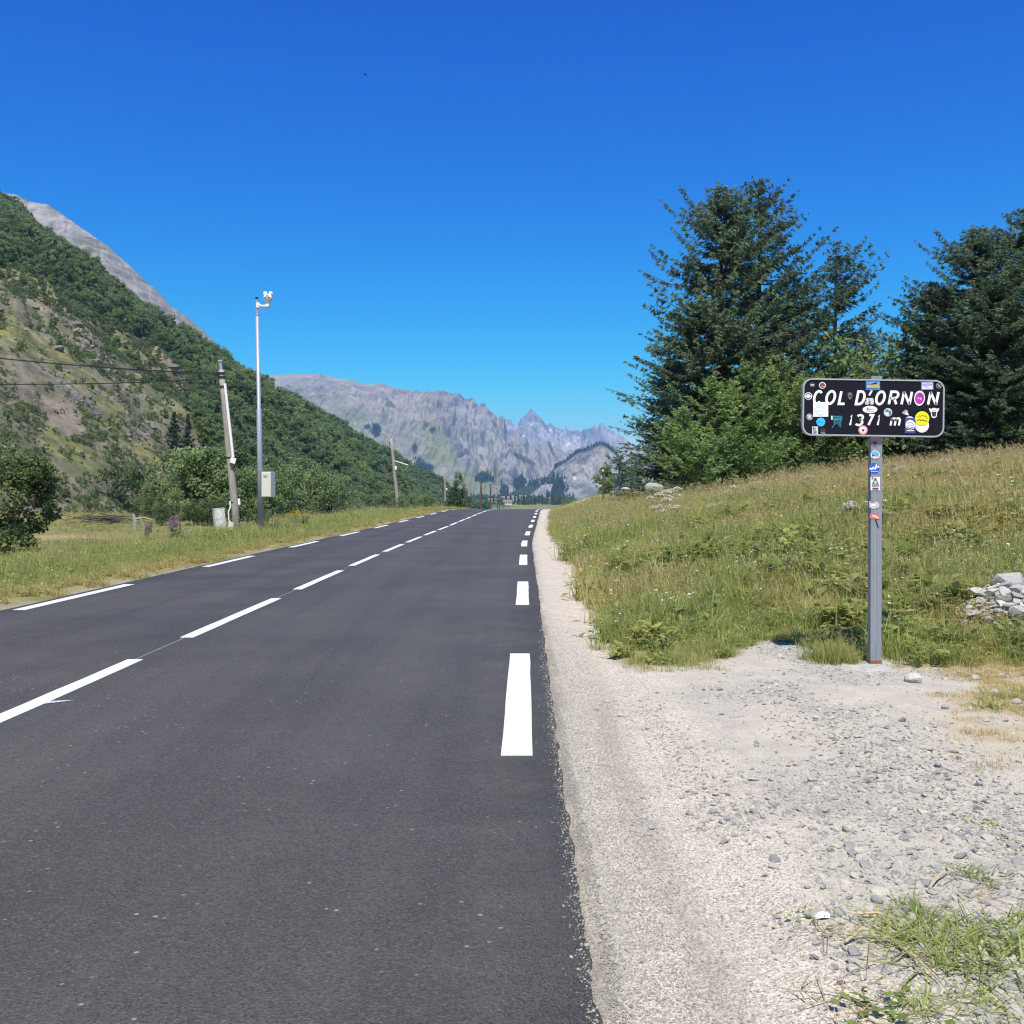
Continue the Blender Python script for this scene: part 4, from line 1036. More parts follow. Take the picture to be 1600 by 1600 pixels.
sow(900, .8, 12, 14, 26, weed, lambda X, Y: 1.0 + 0 * X, {17: 1, 18: 1}, lambda X, Y: 0 * X)
thin = lambda X, Y: mead(X, Y) * (1 - .75 * smooth(.54, .62, pn(X, Y, 1.6, 2)) * (1 - smooth(.8, 1.8, Y - Yb(X))))
sow(7600, .6, 7.5, 7.0, 11.5, thin, lambda X, Y: (.32 + .58 * smooth(.1, 2.2, Y - Yb(X))) * (.55 + .9 * pn(X, Y, .9, 1)), kin, mdry)
sow(9500, .8, 11.5, 11.5, 20, mead, lambda X, Y: 1.05 * (.55 + .9 * pn(X, Y, .7, 1)), kin, mdry)
sow(12500, 1.0, 21, 20, 38, mead, lambda X, Y: 1.15 + 0 * X, kin2, mdry)
sow(3500, 1.2, 12, 30, 60, lambda X, Y: mead(X, Y) * (X < 9), lambda X, Y: 1.25 * (1 - .6 * smooth(44, 52, Y)), kin, lambda X, Y: .2 + 0 * X)
sow(2200, 2, 14, 55, 95, lambda X, Y: mead(X, Y) * (1 - .8 * np.exp(-((Y - 58 - (X - 3) * 2.2) / 4.5) ** 2)), lambda X, Y: .55 + 0 * X, {11: 1, 12: 1, 0: .6, 3: .5}, lambda X, Y: .35 + 0 * X)
# dense shaggy clumps beside the post and below the stones
sow(330, 2.72, 4.3, 7.1, 7.95, lambda X, Y: smooth(.0, .2, 7.95 - Y) * smooth(.35, .5, pn(X, Y, 3, 1)), lambda X, Y: .35 + .75 * pn(X, Y, 2.2, 2), {0: 1, 1: 1, 2: 1, 6: .6, 3: .3, 11: .5}, lambda X, Y: .10 + (pn(X, Y, 3, 0) - .5) * 1.2)
sow(60, 2.15, 2.45, 7.25, 7.5, lambda X, Y: 1 + 0 * X, lambda X, Y: .52 + 0 * X, {0: 1, 1: 1, 3: .5}, lambda X, Y: .25 + 0 * X)
# straw on the trodden corner and thin grass creeping over the gravel
sow(5200, 1.9, 4.0, 4.4, 7.4, lambda X, Y: smooth(.0, .6, X - 2.72 + (7.2 - Y) * .30 + (pn(X, Y, 1.7, 0) - .5)) * (.25 + .75 * smooth(4.6, 6, Y)) * smooth(.32, .5, pn(X, Y, 3, 2)), lambda X, Y: .26 + 0 * X, {11: 1, 12: 1}, lambda X, Y: .85 + 0 * X)
sow(160, .85, 2.0, 6.9, 7.6, lambda X, Y: smooth(.45, .6, pn(X, Y, 3, 2)), lambda X, Y: .42 + 0 * X, {11: 1, 12: 1, 3: .4}, lambda X, Y: .4 + 0 * X)
# left verge
vg = lambda X, Y: smooth(.1, .5, XLedge(Y) - X + (pn(X, Y, 1.5, 0) - .5) * .8)
vdry = lambda X, Y: np.clip(.55 * (1 - smooth(.3, 1.1, XLedge(Y) - X)) + .04 + (pn(X, Y, .5, 1) - .5) * .9, 0, .9)
sow(5200, -8.9, -5.3, 9.5, 24, vg, lambda X, Y: .42 + .30 * smooth(.6, 2.2, XLedge(Y) - X), kin, vdry)
sow(7000, -9.6, -4.6, 24, 60, vg, lambda X, Y: .60 + .45 * smooth(.6, 2.2, XLedge(Y) - X), kin, vdry)
sow(3800, -14, -3, 60, 100, vg, lambda X, Y: .9 + 0 * X, kin, lambda X, Y: .3 + 0 * X)
sow(5200, -32, -8.6, 15, 75, lambda X, Y: smooth(.40, .55, pn(X, Y, .18, 3)), lambda X, Y: .45 + .6 * smooth(.48, .60, pn(X, Y, .25, 2)), {0: 2, 1: 2, 11: 1.5, 12: 1.5, 6: 2, 7: 2, 3: .6, 4: .6}, lambda X, Y: .22 + (pn(X, Y, .12, 1) - .5) * 1.6)
sow(2600, -48, -14, 60, 130, lambda X, Y: smooth(.42, .55, pn(X, Y, .1, 0)), lambda X, Y: 1.3 + 0 * X, {0: 1, 6: 2, 7: 2, 3: 1}, lambda X, Y: .38 + (pn(X, Y, .08, 1) - .5) * 1.4)
gxs = np.concatenate(xs); gys = np.concatenate(ys); n = len(gxs)
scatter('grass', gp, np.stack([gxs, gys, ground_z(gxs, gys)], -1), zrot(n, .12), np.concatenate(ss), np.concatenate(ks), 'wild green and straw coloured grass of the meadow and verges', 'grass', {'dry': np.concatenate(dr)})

# ------------------------------------------------------------------ gravel
gr = [rock_mesh(700 + k, 1, .36, .5, 'stone', 8) for k in range(10)]
N1 = 190000
X = rng.uniform(.45, 4.3, N1); Y = 1.9 + (rng.random(N1) ** 1.6) * 6.4
ds = X - XRedge(Y)
dens = smooth(.46, .64, fbm(X * 1.1 + 4, Y * .9, 4, 3)) * .60 + .07
dens = dens * (1 - .85 * smooth(.52, .66, fbm(X * .9, Y * .8 + 9, 3, 1)))
heap = np.exp(-(((X - 1.75 - (4.6 - Y) * .05) / .30) ** 2)) * (1 - smooth(5.0, 6.2, Y)) + 1.1 * np.exp(-(((X - .72 - (5 - Y) * .03) / .12) ** 2)) * smooth(3.4, 3.8, Y) * (1 - smooth(5.6, 6.4, Y)) * .8
low = smooth(.62, .92, ds + (pn(X, Y, 2, 1) - .5) * .5) * (1 - smooth(3.2, 3.8, Y)) * (.35 + .65 * smooth(.42, .56, pn(X, Y, 2.2, 3))) + np.exp(-(((X - 1.2) / .22) ** 2 + ((Y - 4.0) / .35) ** 2))
dens = np.clip(dens * (.5 + .4 * smooth(.9, 1.6, ds)) + heap * .75 + low * .62, 0, 1) * smooth(.30, .75, ds) * (1 - smooth(-.1, .25, Y - Yb(X)))
keep = (rng.random(N1) < dens) & (np.abs(X / Y) < .54)
X, Y = X[keep], Y[keep]; n = len(X)
s = np.exp(rng.normal(math.log(.0058), .62, n)); s = np.clip(s, .0025, .034)
pts = np.stack([X, Y, ground_z(X, Y) + s * .12], -1)
scatter('gravel', gr, pts, zrot(n, .35), s, rng.integers(0, 10, n), 'loose grey slate gravel strewn over the pale lay-by', 'gravel')

# fine chippings of the surfaced strip and crumbs along the broken asphalt edge
N2 = 70000
Y = 1.9 + (rng.random(N2) ** 1.3) * 8.5; ds = np.abs(rng.normal(0, .34, N2)); ds = np.where(rng.random(N2) < .06, rng.normal(.0, .022, N2), ds)
X = XRedge(Y) + ds
keep = (ds < 1.0) & (Y < 6.0 + 5 * rng.random(N2) ** 1.5)
X, Y, ds = X[keep], Y[keep], ds[keep]; n = len(X)
s = np.clip(np.exp(rng.normal(math.log(.0030), .38, n)), .0015, .008)
pts = np.stack([X, Y, np.where(ds < 0, zroad(Y), ground_z(X, Y)) + s * .15], -1)
scatter('chippings', [rock_mesh(810 + k, 1, .55, .5, 'chip', 7) for k in range(6)], pts, zrot(n, .5), s, rng.integers(0, 6, n), 'fine pinkish beige chippings along the broken edge of the asphalt', 'gravel')

# larger loose stones, each its own
st_m = [rock_mesh(720 + k, 2, .45, .22, 'stone', 8) for k in range(6)] + [rock_mesh(730 + k, 2, .5, .22, 'stone_pale', 8) for k in range(3)]
def stone(px, py, w, k, label, rz=None, group=None, tilt=(0, 0), name='stone', sink=.25, zs=1.0, Y=None):
    p = onground(px, py); s = w * p.y / FP / 2
    o = ob(name, st_m[k]); o.scale = (s, s * .95, s * zs); o.location = p + Vector((0, 0, s * .45 * (1 - sink * 2) * zs)); o.rotation_euler = (tilt[0], tilt[1], random.random() * 6.28 if rz is None else rz)
    return tag(o, label, 'stone', group)
for a in ((1210, 1345, 26, 6, 'largest pale flat stone on the sandy middle of the gravel'), (1208, 1358, 20, 2, 'grey flat stone touching the underside of the large pale one'), (1016, 1297, 18, 7, 'white rounded stone at the tip of the grey pebble heap'), (1014, 1307, 14, 1, 'dark grey stone just below the white rounded one'),
          (1056, 1398, 17, 0, 'single grey stone on the fine chippings below the pebble heap'), (1144, 1482, 18, 3, 'dark grey stone alone on the chippings near the bottom'), (1138, 1283, 18, 4, 'slim grey slate stone on the sand right of the pebble heap'), (1066, 1248, 14, 5, 'dark stone on the sand level with the pebble heap'),
          (970, 1285, 11, 1, 'dark pebble left of the grey pebble heap'), (1429, 1066, 40, 8, 'broad pale boulder sunk in the ground right of the post footing'), (1523, 1062, 22, 6, 'pale stone in the dry grass below the stone pile'), (1588, 1099, 26, 3, 'grey stone at the right edge beside a green weed'),
          (1478, 1108, 20, 8, 'pale stone half buried in the dry grass'), (1516, 1110, 11, 6, 'small pale stone by the green weed patch'), (1214, 1100, 20, 7, 'pale flat stone on the gravel left of the post'), (918, 995, 11, 2, 'brown pebble alone on the pale roadside strip'),
          (1331, 1521, 30, 4, 'long dark slate stone near the bottom of the gravel'), (1305, 1517, 16, 1, 'short dark slate stone left of the long slate one'), (1387, 1517, 15, 5, 'dark stone left of the straw below the grass clump'), (1370, 1412, 26, 4, 'long grey slate in the middle of the gravel heap'),
          (1300, 1423, 20, 0, 'dark angular stone beside the white litter'), (1346, 1402, 9, 6, 'bright white pebble in the gravel heap'), (1261, 1392, 13, 2, 'dark brownish stone at the left of the gravel heap'), (1400, 1372, 14, 1, 'dark cube-like stone at the top of the gravel heap'),
          (1495, 1388, 18, 6, 'pale grey stone beside the upright grass tuft'), (1550, 1442, 22, 8, 'pale stone at the upper right of the grass clump'), (1495, 1568, 18, 5, 'grey stone at the bottom right below the straw'), (1510, 1572, 16, 3, 'darker grey stone right beside its grey twin at the bottom right'), (1592, 1566, 18, 4, 'grey block at the bottom right corner')):
    stone(a[0], a[1], a[2], a[3], a[4])
red = stone(1314, 1540, 16, 2, 'small red brick-coloured stone near the bottom of the gravel')
red.data = red.data.copy(); red.data.materials[0] = mat_stone('red_stone', (.30, .11, .06), (.48, .20, .13))
GS = 'slate pebbles heaped along the lay-by'
for k in range(46):
    if k < 26: px, py = random.gauss(1000, 13), random.uniform(1225, 1292)
    else: px, py = random.choice([(960, 1120), (985, 1160), (945, 1098), (1180, 1160), (1420, 1225), (1250, 1330)]); px += random.gauss(0, 14); py += random.gauss(0, 5)
    stone(px, py, random.uniform(6, 12), random.randrange(6), 'small grey slate pebble, one of those heaped on the lay-by gravel', group=GS)

# stone pile right of the sign
PG = 'stones of the pile beside the sign'
pile = [(1578, 910, 62, 44, 8.75, 'largest pale boulder lying on top of the stone pile', 'stone_pale'), (1523, 924, 30, 14, 8.7, 'light slab leaning under the top boulder on its left', 'stone_pale'), (1566, 928, 26, 14, 8.55, 'rounded stone tucked under the top boulder', 'stone'), (1588, 933, 30, 10, 8.5, 'thin slab under the right of the top boulder', 'stone_pale'),
        (1519, 958, 34, 13, 8.35, 'long grey slab on the left slope of the stone pile', 'stone'), (1506, 975, 18, 14, 8.25, 'white stone at the lower left of the stone pile', 'stone_pale'), (1545, 968, 18, 14, 8.2, 'pale triangular stone in the middle front of the pile', 'stone_pale'), (1594, 960, 40, 34, 8.2, 'big pale block at the right edge of the pile', 'stone_pale'),
        (1596, 990, 24, 18, 8.05, 'white stone at the right edge below the big block', 'stone_pale'), (1530, 940, 16, 9, 8.45, 'small dark slab in the hollow of the pile', 'stone'), (1550, 943, 16, 8, 8.4, 'small light slab under the rounded stone', 'stone_pale'), (1575, 945, 22, 8, 8.35, 'flat stone in the centre of the pile', 'stone_pale'),
        (1489, 985, 14, 9, 8.2, 'leftmost small white stone of the pile', 'stone_pale'), (1535, 985, 14, 9, 8.15, 'small stone at the grassy front of the pile', 'stone'), (1560, 955, 18, 9, 8.3, 'brownish stone in the rubble of the pile', 'stone'), (1455, 938, 34, 14, 9.6, 'pale rock half hidden in the meadow left of the pile', 'stone_pale')]
for k, (px, py, w, h, Y, lb, mt) in enumerate(pile):
    c = at(px, py, Y); g0 = gz(c.x, Y)
    me = rock_mesh(760 + k, 3, h / w * 1.05, .12, mt, 16)
    o = ob('pile_stone', me); s = w * Y / FP / 2; o.scale = (s, s * 1.1, s); o.location = (c.x, c.y, c.z); o.rotation_euler = (random.uniform(-.1, .1), random.uniform(-.25, .1), random.uniform(-.3, .3))
    tag(o, lb, 'stone', PG)
rub_x = rng.normal(4.15, .42, 900); rub_y = rng.normal(8.45, .30, 900)
rs = np.clip(np.exp(rng.normal(math.log(.034), .55, 900)), .012, .09)
scatter('rubble', [rock_mesh(790 + k, 2, .4, .2, 'stone_pale' if k < 3 else 'stone', 8) for k in range(5)], np.stack([rub_x, rub_y, ground_z(rub_x, rub_y) + rs * .2], -1), zrot(900, .4), rs, rng.integers(0, 5, 900), 'small grey rubble filling the stone pile beside the sign', 'rubble')

# grass tufts growing in the gravel, each its own
tf = [grass_tuft(600 + k, 90, .15, .045, .0035, 0, .8, 0) for k in range(3)] + [grass_tuft(610 + k, 60, .12, .05, .003, 0, 1.1, 0, 0, ('straw', 'seed')) for k in range(2)] + [grass_tuft(620, 10, .06, .03, .005, 0, .5, 34)]
TG = 'tufts growing out of the gravel'
for px, py, s, k, lb in ((1530, 1372, .62, 0, 'upright green tuft above the large grass clump'), (1425, 1470, .95, 1, 'left part of the large green clump at the lower right'), (1470, 1450, .8, 2, 'upper middle of the large green clump at the lower right'), (1500, 1510, 1.0, 0, 'front of the large green clump at the lower right'),
                         (1560, 1500, 1.05, 1, 'right part of the large green clump at the lower right'), (1590, 1465, .9, 2, 'green tuft cut by the right edge above the clump'), (1455, 1490, .8, 3, 'straw coloured middle of the grass clump'), (1310, 1455, .6, 3, 'dry yellowish tuft beside the white litter'),
                         (1435, 1578, .6, 0, 'green tuft at the bottom, left of the straw'), (1330, 1580, .7, 3, 'dry tuft at the bottom edge'), (1372, 1590, 1.3, 5, 'broad-leaved green weed at the bottom edge'), (1268, 1438, .7, 5, 'tiny green weed left of the white litter'), (1418, 1425, .45, 1, 'small tuft above the left of the clump'),
                         (1540, 1290, .7, 5, 'low grey-green weed on the sand at the right'), (1572, 1312, .5, 5, 'second low grey-green weed nearer the right edge'), (1372, 1221, .32, 3, 'tiny brown tuft alone on the sand'), (1545, 1105, 1.0, 1, 'green weed patch in the dry grass at the right'), (1570, 1090, .9, 2, 'green weed beside the grey stone at the right edge'), (1535, 1400, .45, 3, 'dry wisp below the upright tuft'), (1545, 1575, .6, 2, 'short green tuft at the bottom right')):
    p = onground(px, py); o = ob('grass_tuft', tf[k]); o.location = p; o.scale = (s * 1.45, s * 1.3, s * .52); o.rotation_euler.z = random.random() * 6
    tag(o, lb, 'weed' if k == 5 else 'grass', TG)
# dry stalks lying on the gravel
for x0, y0, x1, y1, lb in ((1398, 1482, 1470, 1542, 'long dry straw stalk lying below the grass clump'), (1452, 1395, 1486, 1370, 'bent dry stalk beside the upright tuft'), (1320, 1482, 1358, 1472, 'short dry stalk left of the clump'), (1340, 1438, 1405, 1444, 'thin dry stalk lying left of the clump')):
    a, b = onground(x0, y0), onground(x1, y1); mb = MB(); m_ = (a + b) / 2
    mb.tube([a + Vector((0, 0, .012)), m_ + Vector((0, .01, .02)), b + Vector((0, 0, .012))], [.004, .0035, .002], 5)
    tag(mb.build('dry_stalk', plain('straw_stalk', (.50, .38, .22), .8), None), lb, 'straw', 'dry stalks on the gravel')
# scrap of white paper
p = onground(1284, 1437); mb = MB(); q = [(-.035, -.02, .004), (.0, -.028, .014), (.035, -.016, .006), (.038, .014, .018), (.004, .026, .024), (-.033, .02, .010), (.002, 0, .03)]
mb.add([p + Vector(v) * .62 for v in q], [(0, 1, 6), (1, 2, 6), (2, 3, 6), (3, 4, 6), (4, 5, 6), (5, 0, 6)])
tag(mb.build('paper_scrap', M['white']), 'crumpled scrap of white paper lying on the gravel', 'litter')

# ------------------------------------------------------------------ the pass sign
SY = 7.25; SB = onground(1365, 1035); SB = Vector(((1365 - CX) / FP * SY, SY, gz((1365 - CX) / FP * SY, SY)))
sign = tag(empty('pass_sign', SB), 'black road sign reading COL D\'ORNON 1371 m covered in stickers on a grey post', 'sign')
PY = SY - .055                                     # front face of the panel
def PW(u, v, y=PY):                                # point measured on the enlarged sign
    return at(1230 + u / 5.926, 570 + v / 5.926, y)
roll = R(.85)
pc = at(1364.5, 637.2, PY); pw, ph = 221.5 * PY / FP, 89.5 * PY / FP
def rrect(cx, cz, w, h, r, n=6, ro=0.0):
    out = []
    for sx_, sz_, a0 in ((1, 1, 0), (-1, 1, 90), (-1, -1, 180), (1, -1, 270)):
        for k in range(n + 1):
            a = R(a0 + 90 * k / n); x_, z_ = sx_ * (w / 2 - r) + r * math.cos(a), sz_ * (h / 2 - r) + r * math.sin(a)
            out.append((cx + x_ * math.cos(ro) + z_ * math.sin(ro), cz - x_ * math.sin(ro) + z_ * math.cos(ro)))
    return out
def slab(pts, y0, y1):
    mb = MB(); n = len(pts)
    mb.v = [(p[0], y0, p[1]) for p in pts] + [(p[0], y1, p[1]) for p in pts]
    mb.f = [tuple(range(n)), tuple(range(2 * n - 1, n - 1, -1))] + [(i, n + i, n + (i + 1) % n, (i + 1) % n) for i in range(n)]
    return mb
panel = slab(rrect(pc.x, pc.z, pw - .022, ph - .022, .055, ro=roll), PY, PY + .016).build('panel', M['sign_black'], sign, SB)
oo = rrect(pc.x, pc.z, pw, ph, .066, ro=roll); ii_ = rrect(pc.x, pc.z, pw - .021, ph - .021, .056, ro=roll)
mb = MB(); n = len(oo)
mb.v = [(p[0], PY - .006, p[1]) for p in oo] + [(p[0], PY - .006, p[1]) for p in ii_] + [(p[0], PY + .03, p[1]) for p in oo] + [(p[0], PY + .003, p[1]) for p in ii_]
for i in range(n):
    j = (i + 1) % n
    mb.f += [(i, j, n + j, n + i), (i, 2 * n + i, 2 * n + j, j), (n + i, n + j, 3 * n + j, 3 * n + i)]
mb.build('rim', M['rim'], sign, SB)
# post: a C-section with a shallow groove down the front
tx = at(1367.0, 588, SY); hw = .0385
mb = MB()
x0, x1, z0, z1 = SB.x + .006, tx.x + .004, SB.z - .05, tx.z
for za, zb, xa, xb in ((z0, z1, x0, x1),):
    prof = [(-hw, -.028), (-.004, -.028), (-.003, -.0255), (.003, -.0255), (.004, -.028), (hw, -.028), (hw, .03), (-hw, .03)]
    mb.v = [(xa + p[0], SY + p[1], za) for p in prof] + [(xb + p[0], SY + p[1], zb) for p in prof]
    k = len(prof); mb.f = [(i, (i + 1) % k, k + (i + 1) % k, k + i) for i in range(k)] + [tuple(range(k))[::-1], tuple(range(k, 2 * k))]
post = mb.build('post', M['post_grey'], sign, SB)
mb = MB(); mb.box((SB.x + .006, SY - .0275, (z0 + z1) / 2 - .1), (.0042, .0012, z1 - z0 - .6)); mb.build('seam_highlight', M['rim'], post, SB)  # pale strip in the groove: the seam's highlight put into colour
mb = MB(); mb.box((x0, SY + .001, SB.z + .012), (.084, .064, .05)); mb.build('rusty_foot', M['rust'], sign, SB)
for zc_ in (2.0 - .1, 1.7):
    mb = MB(); mb.box((tx.x, SY - .024, zc_), (.30, .018, .035)); mb.build('bracket', M['rim'], sign, SB)
# letters drawn with strokes of even width
def arc(cx, cy, rx, ry, a0, a1, n=14): return [(cx + rx * math.cos(R(a0 + (a1 - a0) * k / n)), cy + ry * math.sin(R(a0 + (a1 - a0) * k / n))) for k in range(n + 1)]
G = {'C': [arc(.5, .5, .5, .5, 42, 318)], 'O': [arc(.5, .5, .5, .5, 0, 360, 26)], 'L': [[(0, 1), (0, 0), (1, 0)]], 'D': [[(0, 0), (0, 1), (.42, 1)] + arc(.42, .5, .58, .5, 90, -90, 14)[1:] + [(0, 0)]],
     'R': [[(0, 0), (0, 1), (.55, 1)] + arc(.55, .74, .45, .26, 90, -90, 10)[1:] + [(0, .48)], [(.52, .48), (1, 0)]], 'N': [[(0, 0), (0, 1)], [(0, 1), (1, 0)], [(1, 0), (1, 1)]], "'": [[(0.3, 1), (.3, .0)]],
     '1': [[(.1, .80), (.75, 1), (.75, 0)]], '3': [arc(.45, .76, .48, .24, 150, -90, 12), arc(.45, .26, .55, .26, 90, -150, 12)], '7': [[(0, 1), (1, 1), (.3, 0)]],
     'm': [[(0, 0), (0, 1)], [(0, .62)] + arc(.25, .72, .25, .28, 180, 0, 8)[1:] + [(.5, 0)], [(.5, .62)] + arc(.75, .72, .25, .28, 180, 0, 8)[1:] + [(1, 0)]]}
def ribbon(mb, pts, w, y, th=.0015):
    P2 = [Vector(p) for p in pts]; n = len(P2); closed = (P2[0] - P2[-1]).length < 1e-5
    Lf, Rt = [], []
    for i in range(n):
        if closed and i in (0, n - 1): a, b = P2[-2], P2[1]; d0 = (P2[0] - a).normalized(); d1 = (b - P2[0]).normalized()
        else: d0 = (P2[i] - P2[i - 1]).normalized() if i else (P2[1] - P2[0]).normalized(); d1 = (P2[i + 1] - P2[i]).normalized() if i < n - 1 else d0
        n0 = Vector((-d0.y, d0.x)); n1 = Vector((-d1.y, d1.x)); m_ = n0 + n1
        m_ = m_ / max(.35, m_.length_squared / 2) if m_.length > .2 else n0
        Lf.append(P2[i] + m_ * w / 2); Rt.append(P2[i] - m_ * w / 2)
    b = len(mb.v)
    for l, r_ in zip(Lf, Rt): mb.v += [(l.x, y, l.y), (r_.x, y, r_.y)]
    mb.f += [(b + 2 * i, b + 2 * i + 1, b + 2 * i + 3, b + 2 * i + 2) for i in range(n - 1)]
def glyph(ch, u0, u1, v0, v1, w=3.9, sh=.17):
    S = PY / FP / 5.926; H_ = (v1 - v0) * S; wd = w * PY / FP; full = (u1 - u0) * S; shw = sh * H_
    z0_ = PW(u0, v1).z; xl = PW(u0, v1).x
    # how much of the measured width the slant takes differs from letter to letter
    take = {'C': .35, 'O': .15, 'L': 0, 'D': .45, 'R': .55, 'N': 1.0, '1': 1.0, '3': .3, '7': .75, 'm': 1.0}[ch]
    W_ = full - wd - take * shw; off = -.35 * shw if ch in 'CO3' else (-.25 * shw if ch == '7' else 0); mb = MB()
    if ch in 'CO3': off += .12 * shw
    for st in G[ch]:
        pts = [(xl + wd / 2 + off + x * W_ + y * shw, z0_ + wd / 2 + y * (H_ - wd)) for x, y in st]
        ribbon(mb, pts, wd, PY - .0016)
    mb.build('letter', M['white_letter'], panel, SB)
for ch, u0, u1, dv in (('C', 233, 332, -1), ('O', 347, 448, 0), ('L', 466, 542, 1), ('D', 624, 724, 3), ('O', 808, 908, 4), ('R', 929, 1034, 5), ('N', 1046, 1166, 6), ('N', 1292, 1412, 8)):
    glyph(ch, u0, u1, 233 + dv, 372 + dv)
mb = MB(); ribbon(mb, [(PW(u, v).x, PW(u, v).z) for u, v in ((784, 237), (758, 284))], 17 / 5.926 * PY / FP, PY - .0016); mb.build('letter', M['white_letter'], panel, SB)
for ch, u0, u1 in (('1', 566, 612), ('3', 628, 710), ('7', 735, 806), ('1', 822, 868)): glyph(ch, u0, u1, 456, 568, 3.4)
glyph('m', 946, 1056, 486, 571, 3.1)
# stickers: paper base with its printed shapes one step prouder
_sm = {}
def cm(c):
    c = tuple(c)
    if c not in _sm: _sm[c] = plain('sticker_%02d' % len(_sm), c, .45, .05, 90, spec=.3)
    return _sm[c]
WHT, BLK, GRY = (.78, .78, .77), (.02, .02, .022), (.30, .30, .31)
def ell(u, v, ru, rv=None, n=28, ro=0): 
    rv = rv or ru; return [(u + ru * math.cos(6.2832 * k / n) * math.cos(ro) - rv * math.sin(6.2832 * k / n) * math.sin(ro), v + ru * math.cos(6.2832 * k / n) * math.sin(ro) + rv * math.sin(6.2832 * k / n) * math.cos(ro)) for k in range(n)]
def rec(u0, v0, u1, v1, ro=0):
    c, s_ = math.cos(ro), math.sin(ro); cu, cv = (u0 + u1) / 2, (v0 + v1) / 2
    return [(cu + (u - cu) * c - (v - cv) * s_, cv + (u - cu) * s_ + (v - cv) * c) for u, v in ((u0, v1), (u1, v1), (u1, v0), (u0, v0))]
def sticker(poly, colr, prints=(), parent=None, y=PY, lift=.0026):
    def flat(name, pl, c, yy, par):
        mb = MB(); p3 = [PW(u, v, yy) for u, v in pl]; n = len(p3)
        mb.v = [tuple(p) for p in p3] + [(p.x, yy + .0009, p.z) for p in p3]; mb.f = [tuple(range(n))] + [(i, (i + 1) % n, n + (i + 1) % n, n + i) for i in range(n)]
        return mb.build(name, cm(c), par, SB)
    o = flat('sticker', poly, colr, y - lift, parent or sign)
    for k, (kind, arg, c) in enumerate(prints):
        yy = y - lift - .0012 - .0009 * k
        if kind == 'f': flat('print', arg, c, yy, o)
        else:
            mb = MB(); pts = [(PW(u, v, yy).x, PW(u, v, yy).z) for u, v in arg[1]]; ribbon(mb, pts, arg[0] / 5.926 * PY / FP, yy); mb.build('print', cm(c), o, SB)
sticker(ell(232, 185, 21), BLK, [('s', (2.5, ell(232, 185, 19) + ell(232, 185, 19)[:1]), GRY), ('f', rec(217, 180, 249, 192), (.6, .6, .6))])
sticker(ell(326, 190, 31), WHT, [('f', ell(326, 190, 24), (.20, .06, .05)), ('f', rec(312, 196, 340, 203), (.5, .3, .28))])
sticker(ell(196, 290, 35), WHT, [('s', (7, [(u, v) for u, v in ell(196, 290, 24)[15:28]]), BLK), ('s', (7, [(u, v) for u, v in ell(196, 290, 24)[1:14]]), BLK)])
sticker(rec(241, 345, 380, 480), (.80, .82, .84), [('f', ell(310, 412, 54, 56), (.56, .70, .80)), ('f', ell(310, 412, 49, 51), (.70, .79, .85)), ('s', (3, [(270, 395), (350, 395)]), (.5, .64, .76)), ('s', (3, [(270, 425), (350, 425)]), (.5, .64, .76))])
sticker(ell(207, 482, 32), (.20, .21, .21), [('f', [(195, 500), (200, 465), (220, 468), (215, 490)], (.66, .7, .7)), ('f', ell(195, 470, 10, 12), (.45, .5, .5)), ('f', ell(220, 500, 8, 6), (.6, .6, .6))])
sticker(ell(311, 530, 41), (.06, .42, .72), [('f', ell(311, 530, 33), (.03, .50, .82)), ('s', (5, [(285, 540), (300, 520), (315, 535), (335, 525)]), (.02, .2, .42))])
sticker(rec(231, 571, 285, 642), (.56, .57, .58), [('f', rec(240, 580, 247, 606), BLK), ('f', rec(254, 580, 261, 612), BLK), ('f', ell(258, 622, 16, 12), (.15, .2, .3))])
sticker(ell(332, 612, 29), (.025, .022, .024), [('f', rec(312, 627, 352, 636, .1), GRY), ('s', (3, [(318, 600), (322, 615), (345, 612)]), (.16, .15, .16))])
teal = (.03, .26, .33)
sticker([(408, 470), (510, 472), (512, 505), (498, 540), (500, 575), (488, 584), (478, 560), (455, 545), (440, 560), (420, 588), (410, 584), (430, 552), (428, 512), (408, 505)], (.02, .10, .14), [('s', (6, [(418, 480), (505, 482)]), teal), ('s', (6, [(432, 505), (505, 500)]), (.10, .45, .52)), ('s', (5, [(500, 508), (488, 540), (490, 575)]), teal), ('s', (5, [(430, 512), (440, 545), (420, 580)]), teal), ('f', rec(407, 472, 420, 508), (.72, .74, .74))])
sticker([(560, 262), (580, 255), (602, 262), (604, 290), (592, 318), (578, 322), (562, 300)], (.15, .155, .14), [('f', [(564, 285), (600, 283), (596, 298), (570, 296)], (.03, .03, .03))])
sticker(rec(728, 149, 860, 234), (.07, .20, .50), [('f', [(735, 155), (855, 155), (855, 180), (735, 175)], (.12, .32, .62)), ('f', rec(755, 180, 848, 197), (.60, .42, .08)), ('f', rec(745, 201, 856, 211), (.70, .55, .16)), ('f', [(815, 165), (828, 160), (832, 178), (760, 182)], BLK), ('f', rec(740, 190, 752, 212), (.6, .6, .5))])
sticker(ell(740, 352, 20), (.70, .70, .70), [('s', (3, ell(740, 352, 13) + ell(740, 352, 13)[:1]), BLK)])
sticker(ell(784, 350, 20), (.70, .70, .70), [('s', (3, ell(784, 350, 13) + ell(784, 350, 13)[:1]), BLK)])
sticker([(728, 318), (745, 306), (772, 310), (790, 306), (803, 330), (790, 345), (765, 330), (745, 345), (735, 335)], (.72, .72, .72), [('s', (3, [(742, 320), (760, 316), (770, 335)]), BLK), ('s', (3, [(780, 315), (795, 330)]), BLK)], lift=.0045)
